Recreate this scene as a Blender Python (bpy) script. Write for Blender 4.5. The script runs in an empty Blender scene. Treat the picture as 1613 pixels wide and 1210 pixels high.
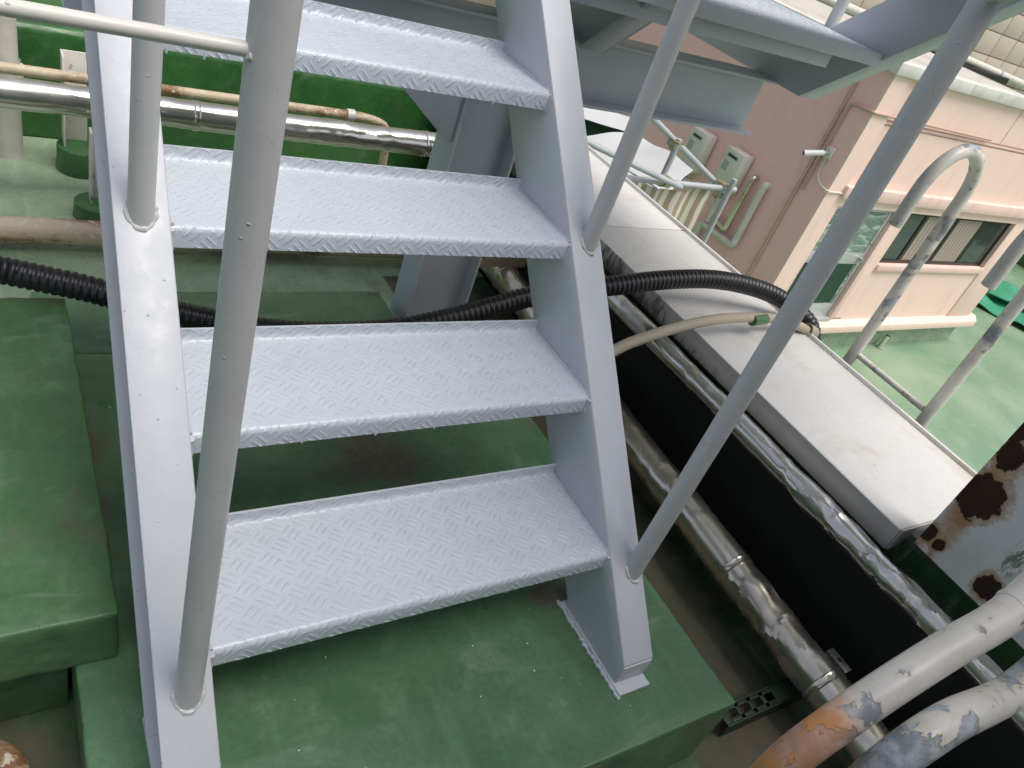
import bpy, bmesh, math, random
from mathutils import Vector, Matrix, noise as mnoise
random.seed(7)
R_ = math.radians
# ------------------------------------------------------------------ camera
H0 = 1.358                                   # eye height above the roof floor
FPX = 1209.0; CXP, CYP = 806.5, 605.0        # focal length and centre in photo pixels (1613 wide)
RIGHT = Vector((0.83441436, -0.45871014, 0.30551215))
DOWN  = Vector((-0.06563935, -0.63309582, -0.7712854))
FWD   = Vector((0.5472149, 0.62351799, -0.55837368))
EYE = Vector((0, 0, H0))
sc = bpy.context.scene
cam_d = bpy.data.cameras.new('camera'); cam = bpy.data.objects.new('camera', cam_d)
sc.collection.objects.link(cam)
cam_d.sensor_width = 36.0; cam_d.lens = 36.0 * FPX / 1613.0
cam_d.clip_start = 0.02; cam_d.clip_end = 400
m3 = Matrix((RIGHT, -DOWN, -FWD)).transposed()
cam.matrix_world = Matrix.Translation(EYE) @ m3.to_4x4()
sc.camera = cam
sc.render.resolution_x = 1024; sc.render.resolution_y = 768
# ------------------------------------------------------------------ light
SUN_EL, SUN_AZ = 66.0, 150.0                 # azimuth from +Y clockwise (from behind, a little right)
w = bpy.data.worlds.new('World'); sc.world = w; w.use_nodes = True
wn = w.node_tree.nodes; wl = w.node_tree.links; wn.clear()
sky = wn.new('ShaderNodeTexSky'); sky.sky_type = 'NISHITA'; sky.sun_disc = False
sky.sun_elevation = R_(SUN_EL); sky.sun_rotation = R_(SUN_AZ)
sky.air_density = 1.0; sky.dust_density = 4.0; sky.ozone_density = 1.0
hs = wn.new('ShaderNodeHueSaturation'); hs.inputs['Saturation'].default_value = 0.62
bg = wn.new('ShaderNodeBackground'); bg.inputs['Strength'].default_value = 0.138
wo = wn.new('ShaderNodeOutputWorld')
wl.new(sky.outputs[0], hs.inputs['Color']); wl.new(hs.outputs[0], bg.inputs[0]); wl.new(bg.outputs[0], wo.inputs[0])
sd = bpy.data.lights.new('sun', 'SUN'); sd.energy = 2.1; sd.angle = R_(36); sd.color = (1.0, 0.96, 0.90)
so = bpy.data.objects.new('sun', sd); sc.collection.objects.link(so)
sdir = Vector((math.sin(R_(SUN_AZ)) * math.cos(R_(SUN_EL)), math.cos(R_(SUN_AZ)) * math.cos(R_(SUN_EL)), math.sin(R_(SUN_EL))))
so.rotation_euler = (-sdir).to_track_quat('-Z', 'Y').to_euler()
so.location = sdir * 30
sc.view_settings.view_transform = 'Standard'; sc.view_settings.look = 'None'
sc.view_settings.gamma = 1.0; sc.view_settings.use_curve_mapping = False
sc.view_settings.exposure = 0.22
sc.cycles.max_bounces = 6; sc.cycles.diffuse_bounces = 3; sc.cycles.glossy_bounces = 3

# ------------------------------------------------------------------ helpers
col = sc.collection
def ray(px, py): return RIGHT * ((px - CXP) / FPX) + DOWN * ((py - CYP) / FPX) + FWD
def at_x(px, py, X): d = ray(px, py); return EYE + d * (X / d.x)
def at_y(px, py, Y): d = ray(px, py); return EYE + d * (Y / d.y)
def at_z(px, py, Z): d = ray(px, py); return EYE + d * ((Z - H0) / d.z)
def at_d(px, py, depth): return EYE + ray(px, py) * depth
def V(*a): return Vector(a)

class MB:
    def __init__(s): s.v = []; s.f = []
    def add(s, vs, fs):
        o = len(s.v); s.v += [tuple(p) for p in vs]; s.f += [tuple(i + o for i in q) for q in fs]; return s
    def box(s, x0, x1, y0, y1, z0, z1):
        return s.add([(x0,y0,z0),(x1,y0,z0),(x1,y1,z0),(x0,y1,z0),(x0,y0,z1),(x1,y0,z1),(x1,y1,z1),(x0,y1,z1)],
                     [(0,3,2,1),(4,5,6,7),(0,1,5,4),(1,2,6,5),(2,3,7,6),(3,0,4,7)])
    def prism(s, poly, vec):
        n = len(poly); vec = Vector(vec); P = [Vector(p) for p in poly]
        return s.add(P + [p + vec for p in P], [tuple(range(n - 1, -1, -1)), tuple(range(n, 2 * n))] +
                     [(i, (i + 1) % n, n + (i + 1) % n, n + i) for i in range(n)])
    def tube(s, path, r, seg=16, caps=True, rfun=None):
        P = [Vector(p) for p in path]; n = len(P)
        T = []
        for i in range(n):
            a = P[max(i - 1, 0)]; b = P[min(i + 1, n - 1)]; T.append((b - a).normalized())
        up = Vector((0, 0, 1)) if abs(T[0].z) < 0.9 else Vector((1, 0, 0))
        N = (up - T[0] * up.dot(T[0])).normalized()
        vs = []
        for i in range(n):
            N = (N - T[i] * N.dot(T[i])).normalized(); B = T[i].cross(N)
            ri = r[i] if isinstance(r, (list, tuple)) else r
            for k in range(seg):
                a = 2 * math.pi * k / seg
                d = N * math.cos(a) + B * math.sin(a)
                rr = ri * (rfun(i, k, P[i] + d * ri, d) if rfun else 1.0)
                vs.append(P[i] + d * rr)
        fs = []
        for i in range(n - 1):
            for k in range(seg):
                k2 = (k + 1) % seg
                fs.append((i * seg + k, i * seg + k2, (i + 1) * seg + k2, (i + 1) * seg + k))
        if caps:
            fs.append(tuple(range(seg - 1, -1, -1))); fs.append(tuple(range((n - 1) * seg, n * seg)))
        return s.add(vs, fs)
    def hollow(s, a, b, r, wall, seg=20):
        # open pipe end: outer and inner skin between a and b
        a = Vector(a); b = Vector(b); t = (b - a).normalized()
        up = Vector((0, 0, 1)) if abs(t.z) < 0.9 else Vector((1, 0, 0))
        N = (up - t * up.dot(t)).normalized(); B = t.cross(N); vs = []
        for p, rr in ((a, r), (b, r), (b, r - wall), (a, r - wall)):
            for k in range(seg):
                an = 2 * math.pi * k / seg; vs.append(p + (N * math.cos(an) + B * math.sin(an)) * rr)
        fs = [(i * seg + k, i * seg + (k + 1) % seg, ((i + 1) % 4) * seg + (k + 1) % seg, ((i + 1) % 4) * seg + k) for i in range(4) for k in range(seg)]
        return s.add(vs, fs)
    def build(s, name, mat, parent=None, bevel=0, segs=2, sharp=38, smooth=True):
        me = bpy.data.meshes.new(name)
        me.from_pydata(s.v, [], s.f)
        bm = bmesh.new(); bm.from_mesh(me)
        bmesh.ops.recalc_face_normals(bm, faces=bm.faces)
        if bevel:
            es = [e for e in bm.edges if len(e.link_faces) == 2 and e.calc_face_angle(0) > R_(28)]
            bmesh.ops.bevel(bm, geom=es, offset=bevel, segments=segs, profile=0.5, affect='EDGES', clamp_overlap=True)
        bm.to_mesh(me); bm.free()
        if smooth:
            for p in me.polygons: p.use_smooth = True
            me.set_sharp_from_angle(angle=R_(sharp))
        me.materials.append(mat)
        o = bpy.data.objects.new(name, me); col.objects.link(o)
        if parent: o.parent = parent
        return o
def box(name, b, mat, parent=None, bevel=0, **k): return MB().box(*b).build(name, mat, parent, bevel, **k)
def tag(o, label=None, cat=None, group=None, kind=None):
    if label: o['label'] = label
    if cat: o['category'] = cat
    if group: o['group'] = group
    if kind: o['kind'] = kind
    return o
def thing(name, label, cat, group=None, loc=(0, 0, 0)):
    o = bpy.data.objects.new(name, None); col.objects.link(o); o.empty_display_size = 0.1
    return tag(o, label, cat, group)
def curve(pts, n=8):
    P = [Vector(p) for p in pts]; out = []
    for i in range(len(P) - 1):
        p0 = P[max(i - 1, 0)]; p1 = P[i]; p2 = P[i + 1]; p3 = P[min(i + 2, len(P) - 1)]
        for j in range(n):
            t = j / n
            out.append(0.5 * ((2 * p1) + (p2 - p0) * t + (2 * p0 - 5 * p1 + 4 * p2 - p3) * t * t + (3 * p1 - p0 - 3 * p2 + p3) * t ** 3))
    out.append(P[-1]); return out
def resample(path, step):
    out = [path[0]]; acc = 0
    for a, b in zip(path, path[1:]):
        L = (b - a).length; d = step - acc
        while d <= L: out.append(a.lerp(b, d / L)); d += step
        acc = (acc + L) % step
    out.append(path[-1]); return out
def fillet(pts, rad, n=7):
    P = [Vector(p) for p in pts]; out = [P[0]]
    for i in range(1, len(P) - 1):
        a = (P[i - 1] - P[i]); b = (P[i + 1] - P[i]); r = min(rad, a.length * .49, b.length * .49)
        s = P[i] + a.normalized() * r; e = P[i] + b.normalized() * r
        for j in range(n + 1):
            t = j / n; out.append(s * (1 - t) ** 2 + P[i] * 2 * t * (1 - t) + e * t * t)
    out.append(P[-1]); return out

# ------------------------------------------------------------------ materials
class NT:
    def __init__(s, name):
        s.m = bpy.data.materials.new(name); s.m.use_nodes = True; s.t = s.m.node_tree; s.t.nodes.clear()
        s.out = s.n('ShaderNodeOutputMaterial'); s.b = s.n('ShaderNodeBsdfPrincipled'); s.l(s.b.outputs[0], s.out.inputs[0])
        tc = s.n('ShaderNodeTexCoord'); s.co = tc.outputs['Object']
    def n(s, t): return s.t.nodes.new(t)
    def l(s, a, b): s.t.links.new(a, b)
    def put(s, node, key, v):
        i = node.inputs[key]
        if hasattr(v, 'is_output'): s.l(v, i)
        elif isinstance(v, (tuple, list)) and len(v) == 3 and i.type == 'RGBA': i.default_value = (*v, 1)
        else: i.default_value = v
    def set(s, **k):
        for a, v in k.items(): s.put(s.b, a.replace('_', ' '), v)
    def map(s, scale=(1, 1, 1), rot=(0, 0, 0), loc=(0, 0, 0), co=None):
        m = s.n('ShaderNodeMapping'); s.l(co or s.co, m.inputs[0])
        m.inputs['Scale'].default_value = scale; m.inputs['Rotation'].default_value = rot; m.inputs['Location'].default_value = loc
        return m.outputs[0]
    def noise(s, scale, detail=4, rough=.55, co=None, dist=0, out=0):
        n = s.n('ShaderNodeTexNoise'); s.l(co or s.co, n.inputs['Vector'])
        n.inputs['Scale'].default_value = scale; n.inputs['Detail'].default_value = detail
        n.inputs['Roughness'].default_value = rough; n.inputs['Distortion'].default_value = dist
        return n.outputs[out]
    def voro(s, scale, co=None, feat='F1', out='Distance'):
        n = s.n('ShaderNodeTexVoronoi'); n.feature = feat; s.l(co or s.co, n.inputs['Vector']); n.inputs['Scale'].default_value = scale
        return n.outputs[out]
    def ramp(s, v, a, b, lo=0., hi=1.):
        n = s.n('ShaderNodeMapRange'); n.interpolation_type = 'SMOOTHSTEP'; s.l(v, n.inputs[0])
        n.inputs[1].default_value = a; n.inputs[2].default_value = b; n.inputs[3].default_value = lo; n.inputs[4].default_value = hi
        return n.outputs[0]
    def math(s, op, a, b=0.):
        n = s.n('ShaderNodeMath'); n.operation = op; s.put(n, 0, a); s.put(n, 1, b); return n.outputs[0]
    def mix(s, f, a, b):
        n = s.n('ShaderNodeMix'); n.data_type = 'RGBA'
        s.put(n, 0, f)
        for k, v in ((6, a), (7, b)):
            if hasattr(v, 'is_output'): s.l(v, n.inputs[k])
            else: n.inputs[k].default_value = (*v, 1)
        return n.outputs[2]
    def xyz(s, co=None):
        n = s.n('ShaderNodeSeparateXYZ'); s.l(co or s.co, n.inputs[0]); return n.outputs
    def dist(s, p, co=None, scale=(1, 1, 1)):
        # distance to a point, in an ellipsoid metric
        m = s.n('ShaderNodeVectorMath'); m.operation = 'SUBTRACT'; s.l(co or s.co, m.inputs[0]); m.inputs[1].default_value = p
        k = s.n('ShaderNodeVectorMath'); k.operation = 'MULTIPLY'; s.l(m.outputs[0], k.inputs[0]); k.inputs[1].default_value = scale
        q = s.n('ShaderNodeVectorMath'); q.operation = 'LENGTH'; s.l(k.outputs[0], q.inputs[0]); return q.outputs['Value']
    def bump(s, h, strength=.3, dist=.002, prev=None):
        n = s.n('ShaderNodeBump'); n.inputs['Strength'].default_value = strength; n.inputs['Distance'].default_value = dist
        s.l(h, n.inputs['Height'])
        if prev: s.l(prev, n.inputs['Normal'])
        s.l(n.outputs[0], s.b.inputs['Normal']); return n.outputs[0]

def m_paint(name, c, rough=.38, dirt=.25, dcol=(.30, .29, .28), lump=1.0):
    t = NT(name); n1 = t.noise(5, 5); n2 = t.noise(38, 4, .6)
    k = t.math('MULTIPLY', t.ramp(n1, .45, .75), dirt)
    sp = t.ramp(t.noise(230, 1), .77, .80)                        # tiny dark pits
    c1 = t.mix(k, c, tuple(x * .80 for x in c))
    sf = t.math('MULTIPLY', t.ramp(t.noise(16, 4, .7, co=t.map((1, 2.6, 1), (0, 0, .5), (3, 1, 2))), .66, .76), .09)
    c1 = t.mix(sf, c1, (.22, .20, .18))
    t.set(Base_Color=t.mix(t.math('MULTIPLY', sp, .55), c1, dcol), Roughness=t.ramp(n2, .3, .7, rough - .07, rough + .1))
    h = t.math('ADD', t.math('MULTIPLY', t.noise(75, 2, .6), .16), t.math('MULTIPLY', t.noise(9, 1), 1.0))
    h = t.math('ADD', h, t.math('MULTIPLY', t.ramp(t.voro(42), .085, .0), .42))
    t.bump(h, 1.0, .0027 * lump)
    return t.m
def m_green(name, ca, cb, stains=(), dirt=.5, rough=.31, dirt_all=.58, chalk=.0):
    t = NT(name); n1 = t.noise(2.6, 4, .6, dist=.6); n2 = t.noise(14, 3, .65)
    base = t.mix(t.ramp(n1, .34, .68), ca, cb)
    base = t.mix(t.math('MULTIPLY', t.ramp(n2, .5, .8), .35), base, tuple(min(1, x * 1.5 + .03) for x in cb))
    fg = t.noise(95, 3, .65); ln = t.noise(30, 3, .6, co=t.map((1, .12, 1), (0, 0, .35)))
    base = t.mix(t.ramp(fg, .35, .7, 0, .30), base, tuple(x * .62 for x in ca)); base = t.mix(t.ramp(ln, .52, .72, 0, .28), base, tuple(min(1, x * 1.35) for x in cb))
    # chalky wipe marks
    sw = t.noise(3.2, 5, .6, co=t.map((1, 3.2, 1), (0, 0, .7)), dist=1.3)
    base = t.mix(t.math('MULTIPLY', t.ramp(sw, .56, .74), .22 + chalk), base, (.36, .42, .36))
    m = t.math('MULTIPLY', t.ramp(t.noise(3.1, 6, .68, co=t.map(loc=(3.1, 7.7, 1))), dirt_all, dirt_all + .14), dirt)
    br = t.noise(30, 3, .7)
    sn = t.noise(11, 5, .7) if stains else None
    for (p, r, sx, sy) in stains:
        d = t.dist(p, scale=(1 / (r * sx), 1 / (r * sy), 1.2 / r))
        d = t.math('ADD', d, t.math('MULTIPLY', t.math('SUBTRACT', sn, .5), 1.5))
        m = t.math('MAXIMUM', m, t.ramp(d, 1.05, .30, 0, .92))
    base = t.mix(t.math('MULTIPLY', m, t.ramp(br, .3, .6, .45, 1.)), base, (.115, .085, .06))
    spk = t.ramp(t.noise(130, 1), .745, .775)
    base = t.mix(t.math('MULTIPLY', spk, .35), base, (.035, .035, .03))
    t.set(Base_Color=base, Roughness=t.math('ADD', t.ramp(n2, .3, .7, rough - .08, rough + .14), t.math('MULTIPLY', m, .3)))
    h = t.math('ADD', t.math('MULTIPLY', t.noise(6, 1), 1.4), t.math('MULTIPLY', t.noise(46, 2), .40))
    h = t.math('ADD', h, t.math('MULTIPLY', t.ramp(t.voro(55), .11, 0), .3))
    t.bump(h, .9, .0027)
    return t.m
def m_steel(name, c=(.62, .60, .57), rough=.2, stain=.3, dent=1.0):
    t = NT(name); n1 = t.noise(4, 3, .5); n2 = t.noise(9, 2, .5)
    k = t.math('MULTIPLY', t.ramp(n1, .45, .72), stain)
    t.set(Base_Color=t.mix(k, c, (.46, .36, .25)), Metallic=.90, Roughness=t.ramp(n2, .35, .8, rough - .05, rough + .12))
    t.bump(t.noise(12, 1), .25 * dent, .004)
    return t.m
def m_peel(name, thr=.60, rust_at=None, sc_=14., white=(.74, .71, .66), flakes=()):
    t = NT(name)
    big = t.noise(sc_ * .32, 3, .5); n = t.noise(sc_, 6, .62, dist=.35)
    v = t.math('ADD', n, t.math('MULTIPLY', t.math('SUBTRACT', big, .5), .75))
    for p, r in flakes: v = t.math('ADD', v, t.ramp(t.dist(p, scale=(1 / r,) * 3), 1.0, .2, 0, .17))
    v = t.math('MAXIMUM', v, t.math('ADD', t.noise(sc_ * 2.6, 4, .6, co=t.map(loc=(2, 8, 4))), thr - .675))
    peel = t.ramp(v, thr, thr + .018)
    und = t.mix(t.ramp(t.noise(sc_ * 2.2, 5, .6), .42, .62), (.22, .24, .255), (.42, .46, .50))
    rust = t.ramp(t.noise(sc_ * .8, 5, .7, co=t.map(loc=(5, 2, 9))), .60, .68)
    und = t.mix(rust, und, (.12, .05, .02))
    w = t.mix(t.ramp(t.noise(9, 5, .6), .42, .75), white, tuple(x * .84 for x in white))
    halo = t.ramp(v, thr - .09, thr, 0, .35)
    w = t.mix(halo, w, (.52, .43, .30))
    c = t.mix(peel, w, und)
    if rust_at:
        for p, r in rust_at:
            d = t.math('ADD', t.dist(p, scale=(1 / r, 1 / r, 1 / r)), t.math('MULTIPLY', t.math('SUBTRACT', t.noise(20, 5, .6), .5), .9))
            o = t.ramp(d, 1.0, .55, 0, .92)
            c = t.mix(t.math('MULTIPLY', o, t.math('SUBTRACT', 1., t.math('MULTIPLY', peel, .35))), c, t.mix(t.noise(24, 4), (.68, .29, .075), (.44, .16, .045)))
    t.set(Base_Color=c, Roughness=t.mix(peel, (.38,) * 3, (.62,) * 3))
    b = t.bump(peel, .8, -.0012); t.bump(t.noise(80, 3), .2, .001, b)
    return t.m
def m_plain(name, c, rough=.5, metal=0., var=.15, scale=8., bump=.15, bscale=60., bd=.002):
    t = NT(name)
    t.set(Base_Color=t.mix(t.math('MULTIPLY', t.ramp(t.noise(scale, 5, .6), .4, .7), var * 2), c, tuple(x * .7 for x in c)), Roughness=rough, Metallic=metal)
    if bump: t.bump(t.noise(bscale, 4), bump, bd)
    return t.m
def m_wall(name, c, bump=.5, scale=18., d=.02, stain=.18):
    t = NT(name)
    s = t.noise(1.2, 6, .65, co=t.map((2.2, 2.2, .5)))
    cc = t.mix(t.math('MULTIPLY', t.ramp(s, .48, .75), stain * 2), c, tuple(x * .68 for x in c))
    t.set(Base_Color=cc, Roughness=.75)
    b = t.bump(t.noise(scale, 4, .6), bump, d); t.bump(t.noise(scale * 4, 3), .2, d * .2, b)
    return t.m

M = {}
M['paint'] = m_paint('pale_grey_paint', (.545, .57, .61))
M['tread'] = m_paint('pale_grey_tread_paint', (.535, .58, .64), rough=.31, dirt=.3)
M['rail'] = m_paint('pale_grey_rail_paint', (.54, .545, .55), rough=.33, lump=.8)
M['cream_paint'] = m_paint('cream_white_paint', (.72, .70, .65), rough=.4, lump=.7)
M['weld'] = m_paint('painted_weld', (.55, .57, .61), lump=1.6)
M['green_plinth'] = m_green('green_coating_on_plinth', (.070, .160, .076), (.105, .215, .110),
    stains=[((.66, 1.09, .2), .17, 1.0, .8), ((.88, .66, .2), .06, 1.2, .8), ((.08, 1.2, .2), .16, .5, 2.6)], dirt=.45)
M['green_block'] = m_green('green_coating_on_block', (.055, .135, .052), (.095, .20, .088), dirt=.6, dirt_all=.56, rough=.38)
M['green_floor'] = m_green('green_coating_on_floor', (.22, .31, .195), (.36, .44, .295), dirt=.55, chalk=.25,
    stains=[((1.30, .85, 0), .34, .8, 2.4), ((1.28, .30, 0), .30, .8, 1.6), ((-.05, .60, 0), .26, 1.1, 1.0), ((.75, 2.3, 0), .14, 1.6, .7), ((1.38, .2, 0), .25, .8, 1.5)])
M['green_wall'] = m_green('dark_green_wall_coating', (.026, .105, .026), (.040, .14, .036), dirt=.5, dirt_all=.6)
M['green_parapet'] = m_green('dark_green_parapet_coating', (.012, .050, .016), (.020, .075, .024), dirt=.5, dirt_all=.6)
def m_deck():
    t = NT('pale_green_deck_coating'); n = t.noise(.55, 4, .6, dist=.5)
    c = t.mix(t.ramp(n, .36, .66), (.165, .29, .175), (.27, .37, .25))
    c = t.mix(t.math('MULTIPLY', t.ramp(t.noise(1.3, 5, .65, co=t.map(loc=(4, 1, 0))), .56, .72), .35), c, (.34, .36, .24))
    t.set(Base_Color=c, Roughness=t.ramp(t.noise(1.1, 3), .3, .7, .22, .42)); t.bump(t.noise(2.0, 2), .25, .01); return t.m
M['green_deck'] = m_deck()
M['steel'] = m_steel('stainless_lagging', (.74, .67, .57), .25, .5)
M['steel2'] = m_steel('stainless_lagging_bright', (.74, .71, .66), .2, .35)
M['steel_bore'] = m_plain('dark_pipe_bore', (.03, .028, .025), .8)
M['black'] = m_plain('black_corrugated_plastic', (.012, .013, .016), .34, var=.2, bump=.1)
M['beige_flex'] = m_plain('beige_flexible_conduit', (.46, .40, .30), .5)
M['galv'] = m_plain('galvanised_steel', (.48, .50, .50), .38, .85, .3, 20.)
M['galv_blue'] = m_plain('galvanised_scaffold_tube', (.46, .48, .50), .42, .2, .2, 10.)
M['peel'] = m_peel('peeling_white_paint', thr=.60)
M['peel_near'] = m_peel('peeling_white_paint_rust', thr=.572, sc_=20., white=(.68, .65, .60), rust_at=[((.598, .11, .752), .088)], flakes=[(tuple(at_y(a, b, y) + FWD * -.018), r) for a, b, y, r in ((1355, 1100, .11, .055), (1400, 1070, .11, .04), (1480, 1010, .11, .03), (1545, 985, .11, .03), (1470, 1160, .06, .045), (1540, 1105, .06, .03), (1420, 1190, .06, .03))])
M['pvc'] = m_plain('aged_white_pvc', (.66, .63, .57), .5, var=.3)
M['white_bracket'] = m_peel('weathered_white_bracket_paint', thr=.72, sc_=18.)
def m_rustpipe():
    t = NT('cream_pipe_rusting'); n = t.noise(9, 6, .7, co=t.map((.35, 1, 1))); z = t.xyz()[2]
    c = t.mix(t.ramp(n, .46, .62), (.56, .46, .32), (.24, .12, .055))
    c = t.mix(t.ramp(t.noise(48, 5, .7), .56, .62), c, (.62, .56, .45))
    t.set(Base_Color=c, Roughness=.5); t.bump(t.noise(60, 4), .3, .002); return t.m
M['rustpipe'] = m_rustpipe()
def m_cap():
    t = NT('aluminium_parapet_cap'); X, Y, Z = t.xyz()
    n = t.noise(5, 6, .65, dist=.5)
    c = t.mix(t.math('MULTIPLY', t.ramp(n, .48, .72), .5), (.72, .705, .68), (.50, .42, .31))
    c = t.mix(t.math('MULTIPLY', t.ramp(t.noise(22, 5, .7), .58, .7), .35), c, (.72, .71, .69))
    sc1 = t.ramp(t.noise(26, 3, .6, co=t.map((1, 6, 1), (0, 0, .9))), .70, .73)
    c = t.mix(t.math('MULTIPLY', sc1, .55), c, (.28, .26, .23))
    sp = t.ramp(t.noise(120, 1), .75, .77); c = t.mix(sp, c, (.12, .09, .06))
    t.set(Base_Color=c, Roughness=t.ramp(n, .3, .7, .38, .6), Metallic=.12)
    b = t.bump(t.noise(3.5, 2), .35, .02); t.bump(t.noise(90, 3), .12, .001, b); return t.m
M['cap'] = m_cap()
def m_fascia():
    t = NT('grimy_cap_fascia'); X, Y, Z = t.xyz()
    st = t.noise(30, 5, .62, co=t.map((1, 1.2, .35)), dist=.8)
    g = t.math('ADD', st, t.ramp(Y, .7, 1.7, -.30, .10))
    g = t.math('ADD', g, t.ramp(Z, .345, .408, .12, -.05))
    c = t.mix(t.ramp(g, .44, .70, 0, .85), (.50, .495, .48), (.075, .066, .055))
    t.set(Base_Color=c, Roughness=.5, Metallic=.3); t.bump(t.noise(60, 3), .15, .001); return t.m
M['fascia'] = m_fascia()
def m_rustpanel():
    t = NT('rust_eaten_white_panel'); X, Y, Z = t.xyz()
    c = t.mix(t.ramp(t.noise(7, 5), .4, .7), (.92, .92, .91), (.80, .77, .72))
    dn = t.math('MULTIPLY', t.math('SUBTRACT', t.noise(19, 7, .7), .5), 1.7)
    # streaks below the holes
    holes = [(tuple(at_x(a, b, 1.66)), r) for a, b, r in ((1543, 782, .046), (1592, 722, .030), (1463, 838, .020), (1553, 925, .024), (1606, 672, .028), (1478, 858, .014))]
    for p, r in holes:
        q = (p[0], p[1], p[2] - 2.2 * r)
        d = t.math('ADD', t.dist(q, scale=(0, 1.0 / r, .27 / r)), dn)
        c = t.mix(t.ramp(d, 1.0, .1, 0, .8), c, (.55, .29, .10))
    edge = t.math('ADD', t.ramp(Y, .37, .43, 0, .5), t.math('MULTIPLY', t.noise(18, 6, .7), .6))
    c = t.mix(t.ramp(edge, .80, .95), c, (.30, .15, .06))
    mo = t.dist((1.66, .275, .54), scale=(0, 13, 5.), co=t.map(rot=(.35, 0, 0), loc=(0, 0, 0)))
    moss = t.math('ADD', t.ramp(Y, .22, .27, 0, 1), 0)
    sxy = t.math('ABSOLUTE', t.math('SUBTRACT', Y, .272)); mm = t.math('MULTIPLY', t.ramp(sxy, .028, .006), t.ramp(t.noise(45, 6, .7, co=t.map((1, 2.2, .7))), .45, .56))
    mm = t.math('MULTIPLY', mm, t.math('MULTIPLY', t.ramp(Z, .47, .52), t.ramp(Z, .70, .63)))
    c = t.mix(t.math('MULTIPLY', mm, .85), c, (.13, .16, .09))
    for p, r in holes:
        d = t.math('ADD', t.dist(p, scale=(0, .72 / r, .6 / r)), dn); c = t.mix(t.ramp(d, 1.1, .8, 0, .7), c, (.50, .27, .10))
    hole = None
    for p, r in holes:
        d = t.math('ADD', t.dist(p, scale=(0, 1 / r, .85 / r)), dn); h = t.ramp(d, 1.0, .93)
        hole = h if hole is None else t.math('MAXIMUM', hole, h)
    c = t.mix(hole, c, t.mix(t.noise(40, 5), (.075, .030, .014), (.022, .012, .008)))
    t.set(Base_Color=c, Roughness=t.mix(hole, (.42,) * 3, (.85,) * 3))
    b = t.bump(hole, 1.0, -.004); t.bump(t.noise(50, 5, .7), .3, .002, b); return t.m
M['rustpanel'] = m_rustpanel()
M['gutter'] = m_plain('shade_black_gutter', (.018, .018, .014), .8, var=.4)  # near black puts the gutter's deep shade into its colour
M['shade_band'] = m_plain('painted_shade_black', (.016, .020, .014), .7, var=.4)  # near black for the shade painted low on the parapet
M['peach'] = m_wall('peach_render', (.90, .67, .565), .35, 10, .008, .2)
M['peach_trim'] = m_wall('pink_trim', (.82, .59, .51), .4, 12, .008, .3)
M['mauve'] = m_wall('mauve_stucco', (.96, .585, .56), .7, 11, .014, .12)
M['pink_pipe'] = m_plain('pink_painted_pipe', (.56, .37, .30), .55)
M['beige_wall'] = m_wall('beige_panel', (.50, .44, .35), .2, 6, .01, .3)
M['beige_joint'] = m_wall('beige_joint', (.30, .26, .20), .2, 6, .01, .2)
M['dark_concrete'] = m_wall('low_bounce_concrete', (.17, .165, .155), .3, 6, .01, .4)  # kept dark so the unseen block bounces little light
M['concrete'] = m_wall('pale_concrete', (.55, .52, .47), .3, 6, .01, .5)
M['alu'] = m_plain('aluminium_frame', (.62, .63, .63), .35, .5, .1)
M['bronze'] = m_plain('dark_bronze_frame', (.030, .026, .022), .35, .4, .1)
M['coping'] = m_plain('weathered_white_coping', (.70, .68, .63), .55, .0, .35, 3.)
M['heater'] = m_plain('cream_heater_enamel', (.68, .66, .60), .4, var=.08, scale=3., bump=0)
M['heater_side'] = M['heater']
M['darkgrille'] = m_plain('dark_grille', (.03, .03, .03), .6, bump=0)
M['print'] = m_plain('pale_print', (.42, .42, .40), .6, bump=0)
M['white_plastic'] = m_plain('white_plastic', (.75, .75, .73), .35, bump=0)
M['sheet'] = m_plain('white_tarpaulin', (.58, .59, .60), .5, var=.12, scale=2., bump=.3, bscale=6., bd=.02)
M['sheet_green'] = m_plain('dark_green_canvas', (.015, .06, .03), .7)
M['green_tarp'] = m_plain('bright_green_tarp', (.045, .30, .17), .5, var=.2, bump=.4, bscale=8., bd=.02)
M['yellow_clamp'] = m_plain('yellowish_clamp', (.52, .46, .24), .4, .6, bump=0)
def m_stripe():
    t = NT('striped_curtain'); X, Y, Z = t.xyz()
    s = t.math('ADD', t.math('MULTIPLY', X, 11.), t.math('MULTIPLY', t.noise(2.2, 3), 1.2))
    s = t.math('FRACT', s); k = t.math('MULTIPLY', t.ramp(s, .40, .48), t.ramp(s, .99, .93))
    t.set(Base_Color=t.mix(k, (.76, .71, .60), (.44, .33, .23)), Roughness=.8); return t.m
M['stripe'] = m_stripe()
def m_glass(name, c, rough):
    t = NT(name); t.set(Base_Color=c, Roughness=rough, IOR=1.5, Specular_IOR_Level=.8); t.bump(t.noise(2.5, 2), .15, .03); return t.m
M['glass'] = m_glass('dark_window_glass', (.05, .06, .055), .06)
def m_frost():
    t = NT('greenish_patterned_glass'); n = t.noise(3.0, 4, .6, co=t.map((1, 1, 3.0)), dist=1.2)
    t.set(Base_Color=t.mix(t.ramp(n, .42, .66), (.14, .21, .17), (.46, .54, .48)), Roughness=.22, Specular_IOR_Level=.7)
    t.bump(n, .4, .02); return t.m
M['frost'] = m_frost()
def m_curtain():
    t = NT('painted_pleat_curtain'); X, Y, Z = t.xyz(); s = t.math('SINE', t.math('MULTIPLY', X, 60.)); 
    t.set(Base_Color=t.mix(t.ramp(s, -1, 1), (.40, .34, .28), (.27, .23, .19)), Roughness=.85); return t.m  # pleat shading painted as sine stripes on a flat pane
M['curtain'] = m_curtain()
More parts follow.
